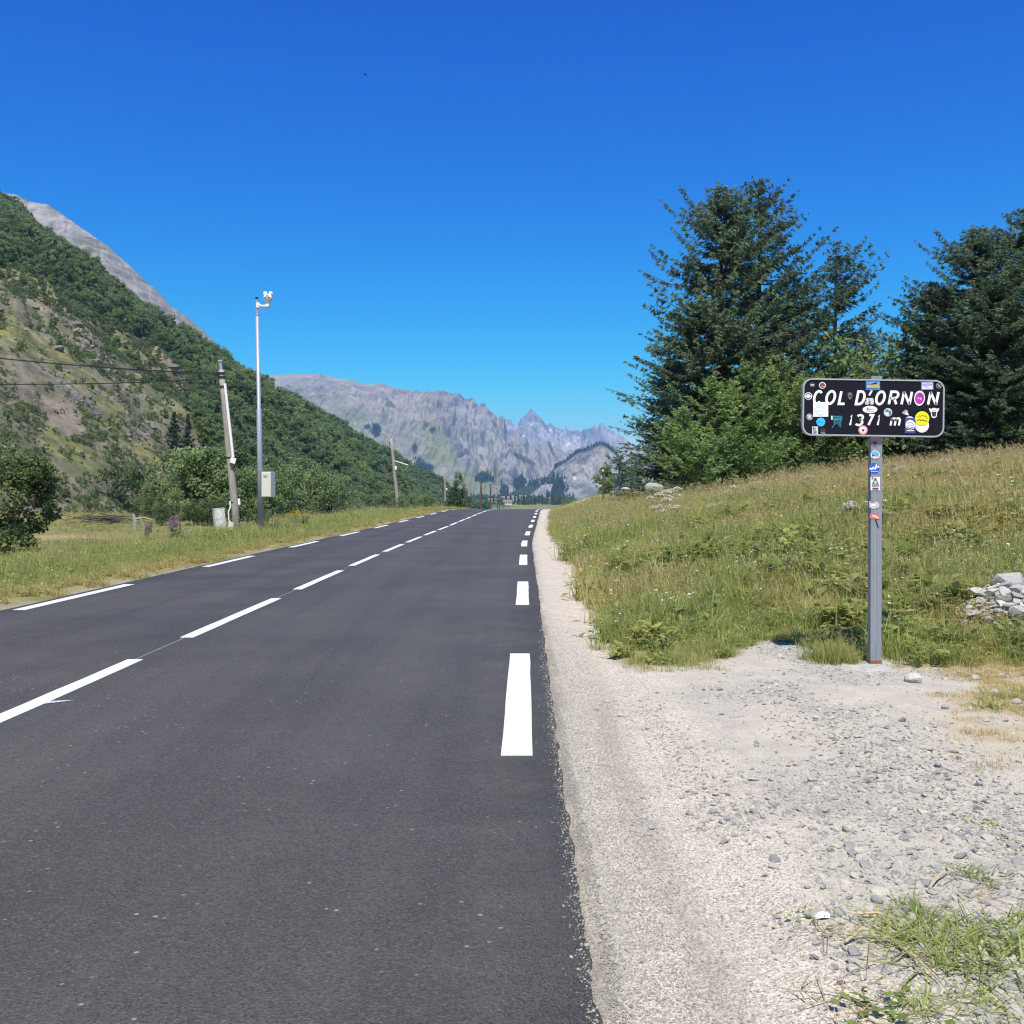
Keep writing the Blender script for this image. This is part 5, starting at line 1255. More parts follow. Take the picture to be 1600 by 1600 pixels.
sticker(ell(767, 414, 68, 34), WHT, [('s', (4, [(735, 420), (742, 398), (752, 405), (742, 412), (756, 420), (768, 405), (766, 420), (780, 408), (800, 410)]), BLK), ('s', (2.5, [(730, 432), (805, 432)]), BLK)])
sticker(ell(933, 440, 39), (.50, .58, .60), [('f', ell(925, 425, 17, 13), (.08, .25, .20)), ('f', [(905, 450), (930, 440), (945, 470), (920, 472)], (.72, .7, .74)), ('f', [(940, 430), (965, 425), (960, 460), (948, 465)], (.16, .14, .18))])
sticker(ell(702, 604, 45), (.50, .07, .08), [('f', ell(702, 604, 40), (.66, .40, .40)), ('f', ell(702, 603, 26), WHT), ('f', [(690, 592), (700, 600), (714, 590), (716, 606), (704, 620), (692, 608)], BLK)])
sticker(ell(1225, 309, 50, 70, ro=.10), (.80, .78, .80), [('f', ell(1226, 309, 42, 54, ro=.10), (.42, .05, .36)), ('f', ell(1235, 292, 20, 22), (.32, .02, .28)), ('s', (7, [(1205, 300), (1220, 312), (1240, 306), (1236, 325)]), (.72, .55, .70))])
sticker(rec(1243, 156, 1352, 230, -.02), (.36, .37, .72), [('f', [(1250, 195), (1290, 210), (1345, 190), (1345, 222), (1250, 224)], (.62, .65, .84)), ('s', (5, [(1255, 178), (1280, 168), (1300, 182), (1340, 172)]), (.70, .72, .86)), ('s', (4, [(1280, 212), (1310, 200), (1330, 205)]), (.8, .8, .86))])
sticker(ell(1405, 192, 28, 28), (.03, .03, .03), [('s', (3, ell(1405, 192, 24) + ell(1405, 192, 24)[:1]), (.4, .4, .4)), ('s', (6, [(1390, 180), (1404, 192), (1418, 206)]), (.5, .5, .5)), ('s', (4, [(1398, 206), (1404, 192), (1420, 182)]), (.42, .42, .42))])
sticker([(1060, 445), (1092, 415), (1112, 420), (1128, 470), (1090, 462)], (.34, .34, .35), [('f', [(1088, 458), (1106, 428), (1126, 468)], WHT)])
sticker(ell(1135, 515, 44, 38), WHT)
sticker(rec(1090, 490, 1188, 634, .02), (.05, .08, .25), [('f', ell(1140, 555, 44), WHT), ('s', (4, [(1108, 548), (1125, 530), (1160, 540), (1172, 552)]), (.16, .14, .2)), ('s', (8, [(1112, 575), (1135, 590), (1165, 578)]), (.10, .10, .2)), ('s', (4, [(1112, 560), (1172, 558)]), (.5, .35, .3)), ('f', rec(1106, 606, 1172, 614), WHT)], lift=.0045)
sticker(ell(1248, 560, 65, 67), WHT)
sticker(ell(1250, 496, 66, 66), (.78, .72, .01), [('s', (4, [(1205, 490), (1225, 470), (1235, 478), (1255, 462), (1272, 478), (1285, 470), (1298, 498)]), (.10, .09, .01)), ('s', (5, [(1200, 515), (1225, 505), (1240, 516), (1258, 508), (1272, 518), (1298, 520)]), BLK)], lift=.0055)
sticker([(1312, 402), (1335, 408), (1358, 398), (1382, 406), (1408, 402), (1402, 425), (1388, 440), (1384, 480), (1370, 492), (1348, 492), (1334, 478), (1330, 440), (1318, 425)], WHT, [('f', [(1338, 435), (1382, 435), (1376, 478), (1344, 478)], (.06, .03, .03)), ('s', (3, [(1325, 415), (1360, 425), (1395, 415)]), GRY)])
yp2 = SY - .028
def sp_(poly, c, prints=()): sticker(poly, c, prints, sign, yp2)
sp_(ell(812, 727, 30), (.12, .12, .13), [('s', (3, ell(812, 727, 27) + ell(812, 727, 27)[:1]), (.36, .34, .36)), ('f', [(792, 715), (803, 708), (812, 716), (822, 708), (832, 716), (812, 746)], (.16, .02, .05))])
sp_(ell(815, 834, 42), (.70, .72, .72), [('f', ell(815, 822, 34, 24), (.12, .42, .72)), ('f', rec(786, 832, 845, 846), (.05, .05, .1)), ('f', ell(815, 856, 28, 12), (.62, .60, .52)), ('f', rec(808, 838, 838, 852), (.6, .4, .36))])
sp_(ell(806, 958, 48, 50), (.03, .11, .50), [('f', [(760, 965), (772, 950), (785, 960), (795, 940), (806, 958), (826, 915), (836, 942), (850, 935), (854, 952), (830, 950), (815, 975), (800, 960), (785, 975)], WHT), ('f', rec(775, 985, 842, 991), (.5, .6, .8))])
sp_(rec(772, 1038, 858, 1162), (.76, .76, .75), [('f', [(782, 1108), (800, 1070), (806, 1048), (826, 1048), (832, 1070), (850, 1108)], (.14, .14, .14)), ('f', [(800, 1100), (806, 1075), (826, 1075), (832, 1100)], (.5, .5, .5)), ('f', rec(784, 1114, 852, 1124), (.2, .2, .2)), ('f', rec(790, 1138, 846, 1152), (.16, .05, .05)), ('f', [(780, 1040), (800, 1040), (788, 1060)], (.12, .12, .12))])
sp_([(760, 1262), (800, 1270), (835, 1268), (858, 1298), (838, 1325), (790, 1335), (762, 1318)], (.50, .50, .51), [('f', [(772, 1290), (812, 1288), (822, 1308), (780, 1312)], WHT), ('f', rec(772, 1262, 806, 1276), (.40, .2, .2))])
sp_(rec(765, 1382, 860, 1426, .14), (.62, .14, .11), [('s', (8, [(785, 1398), (800, 1394), (806, 1408), (822, 1398), (830, 1414), (848, 1410)]), (.76, .72, .70)), ('s', (2.5, [(770, 1412), (855, 1426)]), (.7, .6, .58))])
sp_([(812, 1432), (824, 1436), (848, 1505), (842, 1516)], (.02, .02, .02))  # thin dark streak running down below the red sticker
# concrete footing
mb = MB(); pts = [(-.30, -.16), (-.12, -.26), (.06, -.22), (.13, -.05), (.10, .10), (-.22, .08)]
fz = [gz(SB.x + a_, SB.y + b_) for a_, b_ in pts]
mb.v = [(SB.x + a_, SB.y + b_, z_ - .03) for (a_, b_), z_ in zip(pts, fz)] + [(SB.x + a_ * .92, SB.y + b_ * .92, z_ + .010) for (a_, b_), z_ in zip(pts, fz)]
mb.f = [tuple(range(6, 12))] + [(i, (i + 1) % 6, 6 + (i + 1) % 6, 6 + i) for i in range(6)]
mb.build('concrete_footing', M['concrete'], sign, SB)

# ------------------------------------------------------------------ mast with camera head, cabinet
MY = 31.0; b = at(408.5, 836, MY); b.z = gz(b.x, MY) ; t_ = at(401.5, 470, MY)
mast = tag(empty('camera_mast', b), 'tall thin grey steel mast with a white camera head and a cream cabinet', 'mast')
def along(z): f = (z - b.z) / (t_.z - b.z); return b.lerp(t_, f)
mb = MB(); k1 = at(405, 640, MY).z; k2 = at(402, 492, MY).z
mb.tube([b - Vector((0, 0, .2)), along(k1), along(k1 + .02), along(k2)], [.105, .075, .062, .052], 12); mb.build('pole', M['galv'], mast, b, shade=True)
mb = MB(); mb.tube([along(k2), along(at(401, 466, MY).z)], .032, 8); mb.tube([along(k2 - .03), along(k2 + .05)], .058, 10); mb.build('top_tube', M['galv'], mast, b)
mb = MB(); mb.tube([along(at(401, 467, MY).z), along(at(401, 464.5, MY).z)], .048, 8); mb.build('cap', M['cable'], mast, b)
hd = MB(); q0 = at(402.5, 477, MY)
hd.tube([q0 + Vector((.02, 0, .0)), at(407, 478, MY), at(418, 478.5, MY)], [.07, .035, .035], 8); hd.tube([at(403, 473, MY), at(403, 481, MY)], .06, 8); hd.build('bracket', M['white'], mast, b)
hd = MB(); c0 = at(418, 479, MY); hd.lathe([(.0, -.06), (.055, -.055), (.075, 0), (.075, .05), (.05, .08), (.045, .2), (.06, .22)], c0, 12); hd.build('mount', M['white'], mast, b, shade=True)
cam_h = MB(); c1 = at(419, 465, MY)
cam_h.lathe([(.0, -.13), (.09, -.12), (.135, -.04), (.14, .03), (.10, .09), (.0, .10)], c1, 12)
for dx_ in (-.085, .085): cam_h.lathe([(0, -.02), (.06, 0), (.065, .06), (.05, .11), (0, .12)], c1 + Vector((dx_, -.02, .06)), 10)
head = cam_h.build('camera_head', M['white'], mast, b, shade=True)
ln = MB()
for dx_, dz_ in ((-.05, -.02), (.05, -.02), (0, .05)): ln.lathe([(.022, 0), (.022, .02)], c1 + Vector((dx_, -.14, dz_)), 10, Vector((0, -1, 0)))
ln.build('lens', M['cable'], head, b)
bx = at(419.5, 757, MY - .12); cab = MB(); ry_ = R(-14)
cab.box((bx.x, bx.y, bx.z), (.31, .30, .76), (0, 0, ry_)); cabinet = cab.build('cabinet', M['cream'], mast, b, bevel=.012)
def cabp(x, z): m_ = Matrix.Rotation(ry_, 3, 'Z'); return Vector((bx.x, bx.y, bx.z)) + m_ @ Vector((x, -.156, z))
dr_ = MB(); dr_.box(tuple(cabp(0, 0)), (.275, .012, .72), (0, 0, ry_)); dr_.build('door', M['cream'], cabinet, b, bevel=.004)
lv = MB()
for z_ in (.28, .25, .22): lv.box(tuple(cabp(-.02, z_) + Vector((0, -.008, 0))), (.13, .008, .012), (0, 0, ry_))
lv.build('vent', plain('vent_grey', (.30, .29, .26), .6), cabinet, b)
cb = MB(); cb.tube([cabp(.09, -.36) + Vector((0, .1, 0)), cabp(.09, -.50) + Vector((0, .1, 0)), cabp(.02, -.58) + Vector((0, .1, 0)), cabp(-.12, -.58) + Vector((0, .1, 0))], .018, 6); cb.build('cable', M['cable'], mast, b)

# ------------------------------------------------------------------ wooden poles
def pole(name, base, top, r0, r1, label, mat='wood', extra=None, group='wooden utility poles'):
    e = tag(empty(name, base), label, 'pole', group)
    mb = MB(); n_ = 7; mb.tube([base.lerp(top, k / (n_ - 1)) + (Vector((0, 0, -.3)) if k == 0 else Vector((random.uniform(-.01, .01), 0, 0))) for k in range(n_)], [r0 + (r1 - r0) * k / (n_ - 1) for k in range(n_)], 10)
    mb.build('shaft', M[mat], e, base, shade=True)
    return e
PY1 = 31.0
b1 = at(371.5, 838, PY1); b1.z = gz(b1.x, PY1); t1 = at(345.5, 578, PY1)
p1 = pole('leaning_pole', b1, t1, .125, .085, 'weathered wooden pole leaning left with a white conduit, beside the mast')
on1 = lambda py: at(345.5 + (py - 578) * 26 / 260, py, PY1)
mb = MB(); mb.tube([t1, at(344.8, 566, PY1)], .05, 8); mb.box(tuple(at(344.6, 564, PY1)), (.13, .13, .05)); mb.build('cap', M['galv'], p1, b1)
for py in (583, 589, 604, 715, 785):
    q = on1(py); mb = MB(); mb.tube([q - Vector((0, 0, .02)), q + Vector((0, 0, .02))], .118, 10); mb.build('band', M['cable'], p1, b1)
mb = MB(); mb.tube([on1(600) + Vector((.10, -.1, 0)), on1(715) + Vector((.13, -.11, 0))], .042, 8); mb.build('conduit', M['white'], p1, b1)
q = on1(720) + Vector((.12, -.14, 0)); mb = MB(); mb.box(tuple(q), (.16, .12, .17), (0, .25, .3)); jb = mb.build('junction_box', M['white'], p1, b1, bevel=.01)
mb = MB(); mb.tube([q + Vector((.03, 0, .08)), q + Vector((.10, 0, .12)), q + Vector((.13, .02, .0)), q + Vector((.03, .03, -.22)), q + Vector((.16, .04, -.30))], .016, 6); mb.build('cable', M['cable'], p1, b1)
q = on1(784) + Vector((.17, -.08, 0)); mb = MB(); mb.box(tuple(q), (.07, .07, .19), (0, -.08, 0)); mb.build('small_box', M['white'], p1, b1, bevel=.01)
mb = MB(); mb.tube([on1(783) + Vector((-.10, -.1, 0)), on1(792) + Vector((-.10, -.12, 0)), on1(800) + Vector((-.17, -.14, 0)), on1(812) + Vector((-.18, -.14, 0)), on1(826) + Vector((-.06, -.14, 0)), on1(834) + Vector((-.04, -.14, 0))], .022, 6); mb.build('white_cable', M['white'], p1, b1)
PY2 = 75.0
b2 = at(623, 796, PY2); b2.z = gz(b2.x, PY2); t2 = at(611, 684, PY2)
p2 = pole('wooden_pole', b2, t2, .15, .10, 'pale wooden pole leaning left on the verge halfway along the road')
mb = MB(); mb.tube([at(617, 720, PY2 - .1), at(638, 727, PY2 - .6)], .035, 6); mb.build('side_arm', M['white'], p2, b2)
mb = MB(); q = at(625.5, 775, PY2); mb.tube([q, at(638, 794, PY2 + .4)], .07, 6); mb.build('stay', M['wood'], p2, b2)
mb = MB(); mb.box(tuple(at(618.5, 731, PY2 - .12)), (.12, .12, .26)); mb.build('small_box', M['white'], p2, b2)
mb = MB(); mb.tube([at(609.5, 740, PY2 - .1), at(609, 690, PY2 - .1)], .025, 5); mb.build('cable', M['cable'], p2, b2)
mb = MB(); mb.box(tuple(t2 + Vector((0, 0, .1))), (.3, .08, .06)); mb.box(tuple(t2 + Vector((0, 0, .2))), (.10, .10, .2)); mb.build('cap', M['galv'], p2, b2)
PY3 = 112.0
b3 = at(696.5, 790, PY3); b3.z = gz(b3.x, PY3); t3 = at(694.8, 729, PY3)
p3 = pole('wooden_pole', b3, t3, .11, .08, 'wooden pole left of the small pointed roadside tree', 'wood')
mb = MB(); mb.box(tuple(at(698, 764, PY3 - .1)), (.14, .1, .22)); mb.build('small_box', M['white'], p3, b3)
mb = MB(); mb.box(tuple(t3 + Vector((0, 0, .05))), (.34, .08, .06)); mb.build('cross_arm', M['wood_dark'], p3, b3)
Yq = 96.0
b4 = at(727.5, 790, Yq); b4.z = gz(b4.x, Yq); t4 = at(730.5, 764, Yq)
p4 = pole('short_post', b4, t4, .07, .06, 'short braced wooden post right of the small pointed tree', 'wood_dark')
mb = MB(); mb.tube([at(722, 790, Yq - .3), at(729, 768, Yq)], .045, 6); mb.build('brace', M['wood_dark'], p4, b4)
for k, (px, top, Y, r_, lb) in enumerate(((751.8, 755, 120, .14, 'nearest of the dark poles lining the descent beyond the crest'), (766.5, 757.5, 128, .13, 'second dark pole beyond the crest, beside the centre line end'), (777.5, 770, 190, .12, 'third dark pole beyond the crest, shorter than the two before it'), (780.6, 776, 235, .12, 'fourth dark pole beyond the crest, close beside the third'), (786.4, 782.5, 300, .10, 'smallest and farthest dark pole beyond the crest'))):
    t_5 = at(px, top, Y); bb = Vector((t_5.x, Y, gz(t_5.x, Y))); p5 = pole('roadside_pole', bb, t_5, r_, r_ * .85, lb, 'wood_dark', group='dark poles beyond the crest')
    mb = MB(); mb.box(tuple(t_5 + Vector((0, 0, .05))), (r_ * 3.2, .08, .09)); mb.build('cap', M['wood_dark'], p5, bb)

# overhead cables from the leaning pole
def wire(pts, r_, label):
    mb = MB(); out = []
    a, c, b_ = [Vector(p) for p in pts]
    for k in range(15):
        t = k / 14; out.append(a * (1 - t) * (1 - t) + c * 2 * t * (1 - t) + b_ * t * t)
    mb.tube(out, r_, 5); tag(mb.build('overhead_cable', M['cable']), label, 'cable', 'overhead cables at the leaning pole')
def wpt(a, py):
    X = -8.8 - a; Y = 31 + .35 * a; return Vector((X, Y, CH + (HY - py) / FP * Y))
wire((on1(584), wpt(9, 572), wpt(26, 480)), .020, 'upper thick black cable running from the leaning pole to the left edge')
wire((on1(590), wpt(5, 612), wpt(26, 590)), .016, 'lower sagging black cable from the leaning pole to the left edge')
wire((on1(587), wpt(8, 580), wpt(26, 420)), .006, 'thin wire rising from the leaning pole to the left, above the thick cable')
M['white_box'] = plain('weathered_white', (.60, .585, .54), .9, .3, 9, bump=.4)
# cabinets at the foot of the leaning pole
q = at(343.5, 848, 30.2); q.z = gz(q.x, q.y); mb = MB(); mb.box((q.x, q.y, q.z + .40), (.30, .28, .86), (0, -.10, .5)); cb_ = mb.build('concrete_cabinet', M['white_box'], None, bevel=.008)
mb2 = MB(); mb2.box((q.x - .04, q.y, q.z + .845), (.33, .31, .035), (0, -.10, .5)); o = mb2.build('lid', M['concrete'], cb_); tag(cb_, 'tilted grey-white concrete cabinet at the foot of the leaning pole', 'cabinet')
q = at(361, 838, 30.6); q.z = gz(q.x, q.y); mb = MB(); mb.box((q.x, q.y, q.z + .20), (.17, .16, .42), (0, 0, .3)); sb_ = mb.build('meter_box', M['cream'], None, bevel=.01)
mb2 = MB(); mb2.box((q.x + .01, q.y - .082, q.z + .24), (.11, .012, .26), (0, 0, .3)); mb2.build('door', M['white'], sb_); tag(sb_, 'small cream meter box between the concrete cabinet and the leaning pole', 'box')

# ------------------------------------------------------------------ things on the left field
q = onground(212, 830, 20, 90); mb = MB()
mb.tube([q + Vector((0, 0, -.1)), q + Vector((-.02, 0, .45)), q + Vector((-.12, 0, .8))], [.12, .09, .05], 7); mb.tube([q + Vector((-.02, 0, .55)), q + Vector((.35, .1, .62)), q + Vector((.75, .1, .5))], [.06, .05, .03], 6); mb.tube([q + Vector((.2, 0, .6)), q + Vector((.35, 0, .25)), q + Vector((.5, 0, .0))], .035, 5)
tag(mb.build('dead_stump', M['wood']), 'pale forked dead stump standing in the field', 'stump')
q = onground(160, 820, 20, 90); mb = MB(); r = random.Random(9)
for k in range(70):
    a = r.uniform(-.5, .5); p = q + Vector((r.gauss(0, .75), r.gauss(0, .3), r.uniform(.02, .42))); d = Vector((math.cos(a), .2 * math.sin(a), r.uniform(-.25, .25))) * r.uniform(.3, 1.0); mb.tube([p - d, p + d * .2 + Vector((0, 0, .04)), p + d], [.02, .016, .006], 4)
tag(mb.build('brushwood_pile', M['bark']), 'low heap of grey and reddish cut branches in the field', 'branches')
for x0, y0, x1, y1, lb in ((92, 778, 118, 774, 'bleached log lying at the foot of the scrub'), (80, 806, 88, 812, 'short pale log in the field near the left bush')):
    a, c = onground(x0, y0, 20, 160), onground(x1, y1, 20, 160); c = Vector((a.x + (x1 - x0) * a.y / FP, a.y + 1, a.z + .25)); mb = MB(); mb.tube([a + Vector((0, 0, .12)), (a + c) / 2 + Vector((0, 0, .15)), c + Vector((0, 0, .1))], [.13, .11, .06], 7)
    tag(mb.build('fallen_log', M['wood']), lb, 'log')
def spike_plant(seed, H, heads, mat):
    r = np.random.default_rng(seed); stem = MB(); P = []; A = []; S = []; Ln = []; W = []; T = []; P2 = []
    for k in range(heads):
        a = r.random() * 6.28; x_, y_ = r.normal(0, .09), r.normal(0, .09); h = H * r.uniform(.75, 1.1); tp = (x_ + .1 * math.cos(a), y_ + .1 * math.sin(a), h)
        stem.tube([(x_, y_, -.03), tp], [.008, .003], 4)
        for j in range(16):
            f = .55 + .45 * r.random(); c = np.array([x_ + (tp[0] - x_) * f, y_ + (tp[1] - y_) * f, h * f]); d = unit(r.normal(0, 1, 3)); P.append(c); A.append(d); S.append(unit(np.cross(d, r.normal(0, 1, 3)))); Ln.append(.06 * (1.2 - f)+.03); W.append(.045); T.append(r.random())
        for j in range(26):
            f = .1 + .5 * r.random(); c = np.array([x_ + (tp[0] - x_) * f, y_ + (tp[1] - y_) * f, h * f]); d = unit(r.normal(0, 1, 3) + np.array([0, 0, .4])); P2.append((c, d, unit(np.cross(d, r.normal(0, 1, 3)))))
    fl = quads(np.array(P), np.array(A), np.array(S), np.array(Ln), np.array(W), np.array(T))
    lf = quads(np.array([p[0] for p in P2]), np.array([p[1] for p in P2]), np.array([p[2] for p in P2]), np.full(len(P2), .14), np.full(len(P2), .03), r.random(len(P2)))
    return mesh_of(stem, 'stem', M['leaf']), crown_mesh('blossom', fl, M[mat]), crown_mesh('foliage', lf, M['leaf'])
fw = [spike_plant(900 + k, 1.0, 6, 'pink') for k in range(3)]; yw = [spike_plant(910 + k, .8, 6, 'yellow') for k in range(2)]
r = random.Random(3)
for k in range(8):
    px, py = r.uniform(205, 305), r.uniform(835, 852); p = onground(px, py, 15, 60); e = tag(empty('fireweed', p), 'pink fireweed spikes on the verge left of the concrete cabinet', 'flower', 'fireweed on the verge'); e.rotation_euler.z = r.random() * 6; e.scale = (r.uniform(.5, .8),) * 3
    for nm, me in zip(('stem', 'blossom', 'foliage'), fw[k % 3]): ob(nm, me, e)
for k in range(5):
    px, py = r.uniform(448, 478), r.uniform(818, 826); p = onground(px, py, 15, 80); e = tag(empty('yellow_flower', p), 'yellow flower spikes on the verge right of the mast', 'flower', 'yellow flowers on the verge'); e.rotation_euler.z = r.random() * 6; e.scale = (.75,) * 3
    for nm, me in zip(('stem', 'blossom', 'foliage'), yw[k % 2]): ob(nm, me, e)
# white umbels in the meadow
def umbel(seed, H, n_, rad):
    r = np.random.default_rng(seed); stem = MB(); P = []; A = []; S = []; T = []; W = []
    for k in range(n_):
        a = r.random() * 6.28; q = .0 if k == 0 else r.uniform(.10, .28); hh = H * (1 if k == 0 else r.uniform(.78, 1.0)); c = np.array([q * math.cos(a), q * math.sin(a), hh]); R_ = rad * (1 if k == 0 else r.uniform(.6, .9))
        stem.tube([(0, 0, -.05), (c[0] * .3, c[1] * .3, hh * .6), tuple(c - np.array([0, 0, R_ * .5]))], [.011, .009, .006], 5)
        for j in range(190):
            rr = R_ * math.sqrt(r.random()); b_ = r.random() * 6.28; p = c + np.array([rr * math.cos(b_), rr * math.sin(b_), R_ * .62 * (1 - (rr / R_) ** 2) + r.normal(0, .008)]); d = unit(r.normal(0, 1, 3) * np.array([1, 1, .3])); P.append(p); A.append(d); S.append(unit(np.cross(d, np.array([0, 0, 1.]) + r.normal(0, .35, 3)))); T.append(r.uniform(.3, 1)); W.append(.030)
            if j % 12 == 0: stem.tube([tuple(c - np.array([0, 0, R_ * .5])), tuple(p - np.array([0, 0, .01]))], .0025, 3, False)
    lv = []
    for j in range(40):
        a = r.random() * 6.28; d = unit(np.array([math.cos(a), math.sin(a), r.uniform(.0, .6)])); lv.append((np.array([0, 0, H * r.uniform(.02, .4)]) + d * r.uniform(0, .2), d, unit(np.cross(d, np.array([0, 0, 1.]) + r.normal(0, .3, 3)))))
    fl = quads(np.array(P), np.array(A), np.array(S), np.array(W), np.array(W), np.array(T)); lf = quads(np.array([p[0] for p in lv]), np.array([p[1] for p in lv]), np.array([p[2] for p in lv]), np.full(40, .24), np.full(40, .14), r.random(40))
    return mesh_of(stem, 'stem', M['leaf']), crown_mesh('umbel', fl, M['umbel']), crown_mesh('foliage', lf, M['leaf'])
um = [umbel(930 + k, .85, 2 + k, .12) for k in range(3)]
UG = 'white umbels in the meadow'
for k, (px, py, Y, s, lb) in enumerate(((1040, 770, 29, 1.15, 'white umbel plant at the left end of the meadow top'), (1050, 768, 30, 1.1, 'white umbel plant beside the pale boulder'), (1030, 774, 28, 1.0, 'white umbel plant just below the pale boulder'), (1041, 782, 26, 1.0, 'white umbel plant standing lower in the left clump'), (1031, 793, 24, .9, 'lowest white umbel of the left clump'), (1058, 794, 23, 1.0, 'white umbel plant at the right foot of the left clump'), (1058, 765, 31, 1.05, 'rightmost high umbel of the left clump'),
                                        (1126, 790, 21, 1.0, 'single bright white umbel in the middle of the meadow'), (1138, 770, 27, 1.0, 'white umbel plant before the thicket centre'), (1146, 763, 29, 1.1, 'tall white umbel plant before the thicket centre'), (1160, 773, 26, 1.0, 'white umbel plant right of the thicket centre pair'), (1176, 757, 31, 1.2, 'greenish umbel plant at the top of the meadow'), (1188, 756, 30, 1.2, 'greenish umbel plant right of its neighbour at the meadow top'),
                                        (1265, 746, 26, .8, 'small white umbel against the dark bush left of the sign'), (1330, 789, 15, .8, 'white umbel left of the sign post'), (1379, 803, 14, .7, 'white umbel just right of the sign post'), (1394, 727, 24, .9, 'white umbel on the skyline right of the post'), (1412, 733, 23, .9, 'second white umbel on the skyline right of the post'), (1478, 722, 24, 1.1, 'larger white umbel on the skyline below the sign end'), (1492, 729, 22, .9, 'white umbel lower right of the larger one on the skyline'), (1514, 723, 24, .8, 'rightmost white umbel on the skyline'))):
    x = (px - CX) / FP * Y; z = gz(x, Y); hz_ = CH + (HY - py) / FP * Y; s *= 1.15; e = tag(empty('umbel_plant', (x, Y, min(z, hz_ - .85 * s * .8))), lb, 'flower', UG); e.scale = (s, s, s * max(.8, (hz_ - z) / (.85 * s))); e.rotation_euler.z = k * 1.9
    for nm, me in zip(('stem', 'umbel', 'foliage'), um[k % 3]): ob(nm, me, e)
c = at(1022, 758, 33); o = ob('pale_boulder', rock_mesh(950, 3, .62, .15, 'stone_pale', 9)); o.location = (c.x, c.y, c.z - .12); o.scale = (.32, .3, .42); tag(o, 'white boulder at the meadow top behind the umbels', 'boulder')
c = at(977, 766, 56); o = ob('field_stone', rock_mesh(951, 2, .6, .15, 'stone_pale', 8)); o.location = (c.x, c.y, gz(c.x, c.y) + .15); o.scale = (.26, .2, .26); tag(o, 'pale stone in front of the green wire fence', 'stone')

# brown post and green fence on the right
Y = 46.0; q = at(942.5, 792, Y); z = gz(q.x, Y); tp = at(942, 731, Y); mb = MB(); mb.tube([(q.x, Y, z - .2), (q.x + .005, Y, (z + tp.z) / 2), (tp.x, Y, tp.z)], [.042, .04, .036], 8)
bp = tag(mb.build('brown_post', M['wood_dark']), 'thin brown wooden post at the end of the meadow grass', 'post'); mb = MB(); mb.box((tp.x, Y - .045, tp.z - .12), (.09, .012, .09)); mb.build('marker_plate', M['cream'], bp)
Y = 58.0; fe = None
fpx = (960, 967.5, 993, 1001)
q = at(960, 775, Y); fb = Vector((q.x, Y, gz(q.x, Y))); fe = tag(empty('wire_fence', fb), 'green wire mesh fence standing before the small dark conifers', 'fence')
tops = []
for k, px in enumerate(fpx):
    yy = Y - (1.3 if k in (0, 3) else 0); t5 = at(px, 741.5, yy); z = gz(t5.x, yy); mb = MB(); mb.tube([(t5.x, yy, z - .1), (t5.x, yy, t5.z)], .032, 6); mb.build('post', M['green_wire'], fe, fb); tops.append((t5.x, yy, z, t5.z))
for a, c in zip(tops[:-1], tops[1:]):
    mb = MB()
    for j in range(11):
        f = .06 + .94 * j / 10; mb.tube([(a[0], a[1], a[2] + (a[3] - a[2]) * f), (c[0], c[1], c[2] + (c[3] - c[2]) * f)], .007, 4)
    for j in range(1, 8): mb.tube([(a[0] + (c[0] - a[0]) * j / 8, a[1] + (c[1] - a[1]) * j / 8, a[2] + .05), (a[0] + (c[0] - a[0]) * j / 8, a[1] + (c[1] - a[1]) * j / 8, a[3])], .005, 4)
    mb.build('wire_panel', M['green_wire'], fe, fb)

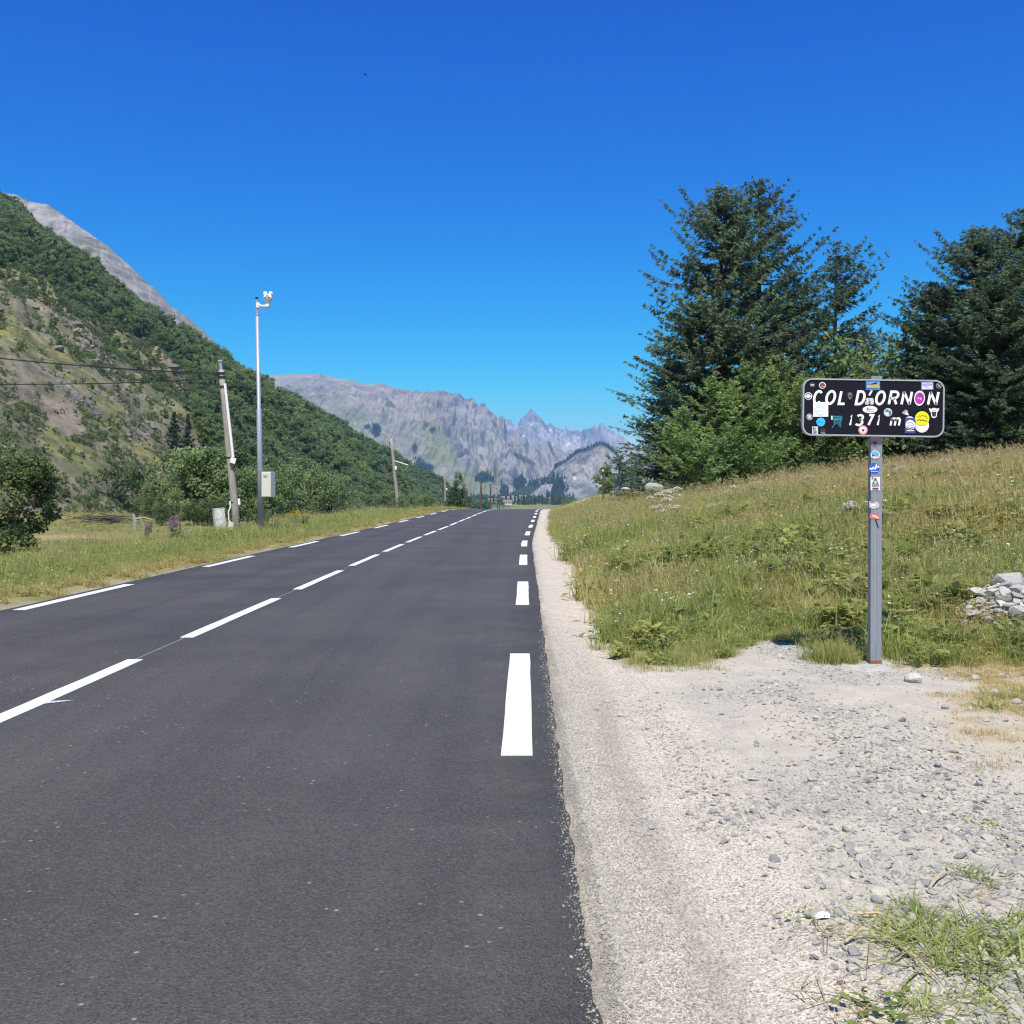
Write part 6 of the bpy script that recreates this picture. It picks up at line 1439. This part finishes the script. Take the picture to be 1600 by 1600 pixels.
# ------------------------------------------------------------------ farm houses in the valley
M['h_wall'] = plain('house_wall', (.62, .58, .50), .9, .1, .4); M['h_roof'] = plain('house_roof', (.20, .17, .16), .8, .15, .5); M['h_win'] = plain('house_window', (.06, .07, .08), .3)
for k, (px, Y, w, d, h, ro, lb) in enumerate(((783.5, 1500, 9, 8, 5, .3, 'white gabled farmhouse left of the green mound in the valley'), (799, 1560, 16, 7, 3.5, .05, 'long low pale farm building at the foot of the green mound'), (812.5, 1600, 10, 7, 4, -.1, 'pale farmhouse right of the green mound'), (818.5, 1640, 9, 7, 4, .2, 'second pale farmhouse right of the green mound'), (771, 1350, 12, 7, 3.5, 0, 'pale barn left of the dark poles in the valley'), (794, 1150, 8, 6, 3, .1, 'small dark roofed shed in the near valley field'), (855, 1750, 10, 7, 4, .3, 'far pale house below the conifer woods'))):
    x = (px - CX) / FP * Y; z = gz(x, Y); e = tag(empty('farmhouse', (x, Y, z)), lb, 'house', 'houses in the valley'); e.rotation_euler.z = ro
    mb = MB(); mb.box((0, 0, h / 2 - .3), (w, d, h + .6)); mb.build('wall', M['h_wall'], e)
    mb = MB(); rh = d * .42; o_ = .5
    mb.v = [(-w / 2 - o_, -d / 2 - o_, h - .2), (w / 2 + o_, -d / 2 - o_, h - .2), (w / 2 + o_, d / 2 + o_, h - .2), (-w / 2 - o_, d / 2 + o_, h - .2), (-w / 2 - o_, 0, h + rh), (w / 2 + o_, 0, h + rh)]
    mb.f = [(0, 1, 5, 4), (2, 3, 4, 5), (0, 4, 3), (1, 2, 5), (3, 2, 1, 0)]; mb.build('roof', M['h_roof'], e)
    for j in (-.28, .05, .3):
        mb = MB(); mb.box((j * w, -d / 2 - .04, h * .5), (w * .09, .12, h * .3)); mb.build('window', M['h_win'], e)

# small bird high up
bd = at(571, 117, 85); mb = MB(); mb.lathe([(.0, -.14), (.02, -.12), (.045, -.03), (.04, .05), (.022, .10), (.0, .13)], bd, 8, Vector((.8, .5, .1)))
for s_ in (-1, 1): mb.add([bd + Vector((.03, .02, .01)), bd + Vector((-.05, .02, .01)), bd + Vector((-.10, .10 * s_, .09)), bd + Vector((-.06, .20 * s_, .07)), bd + Vector((.0, .11 * s_, .09))], [(0, 1, 2, 3, 4)])
tag(mb.build('bird', M['cable']), 'tiny dark bird high in the blue sky', 'bird')

# ------------------------------------------------------------------ the air between here and the mountains
mb = MB(); mb.box((500, 5800, 375), (15600, 12600, 870))
hz = mb.build('haze', M['white']); tag(hz, kind='stuff')
m, t = newmat('haze_air'); pv = t.nodes.new('ShaderNodeVolumePrincipled'); o_ = t.nodes.new('ShaderNodeOutputMaterial')
pv.inputs['Color'].default_value = (.19, .52, 1.0, 1); pv.inputs['Density'].default_value = 0.00010; pv.inputs['Anisotropy'].default_value = 0.0
t.links.new(pv.outputs[0], o_.inputs['Volume']); hz.data.materials.clear(); hz.data.materials.append(m)
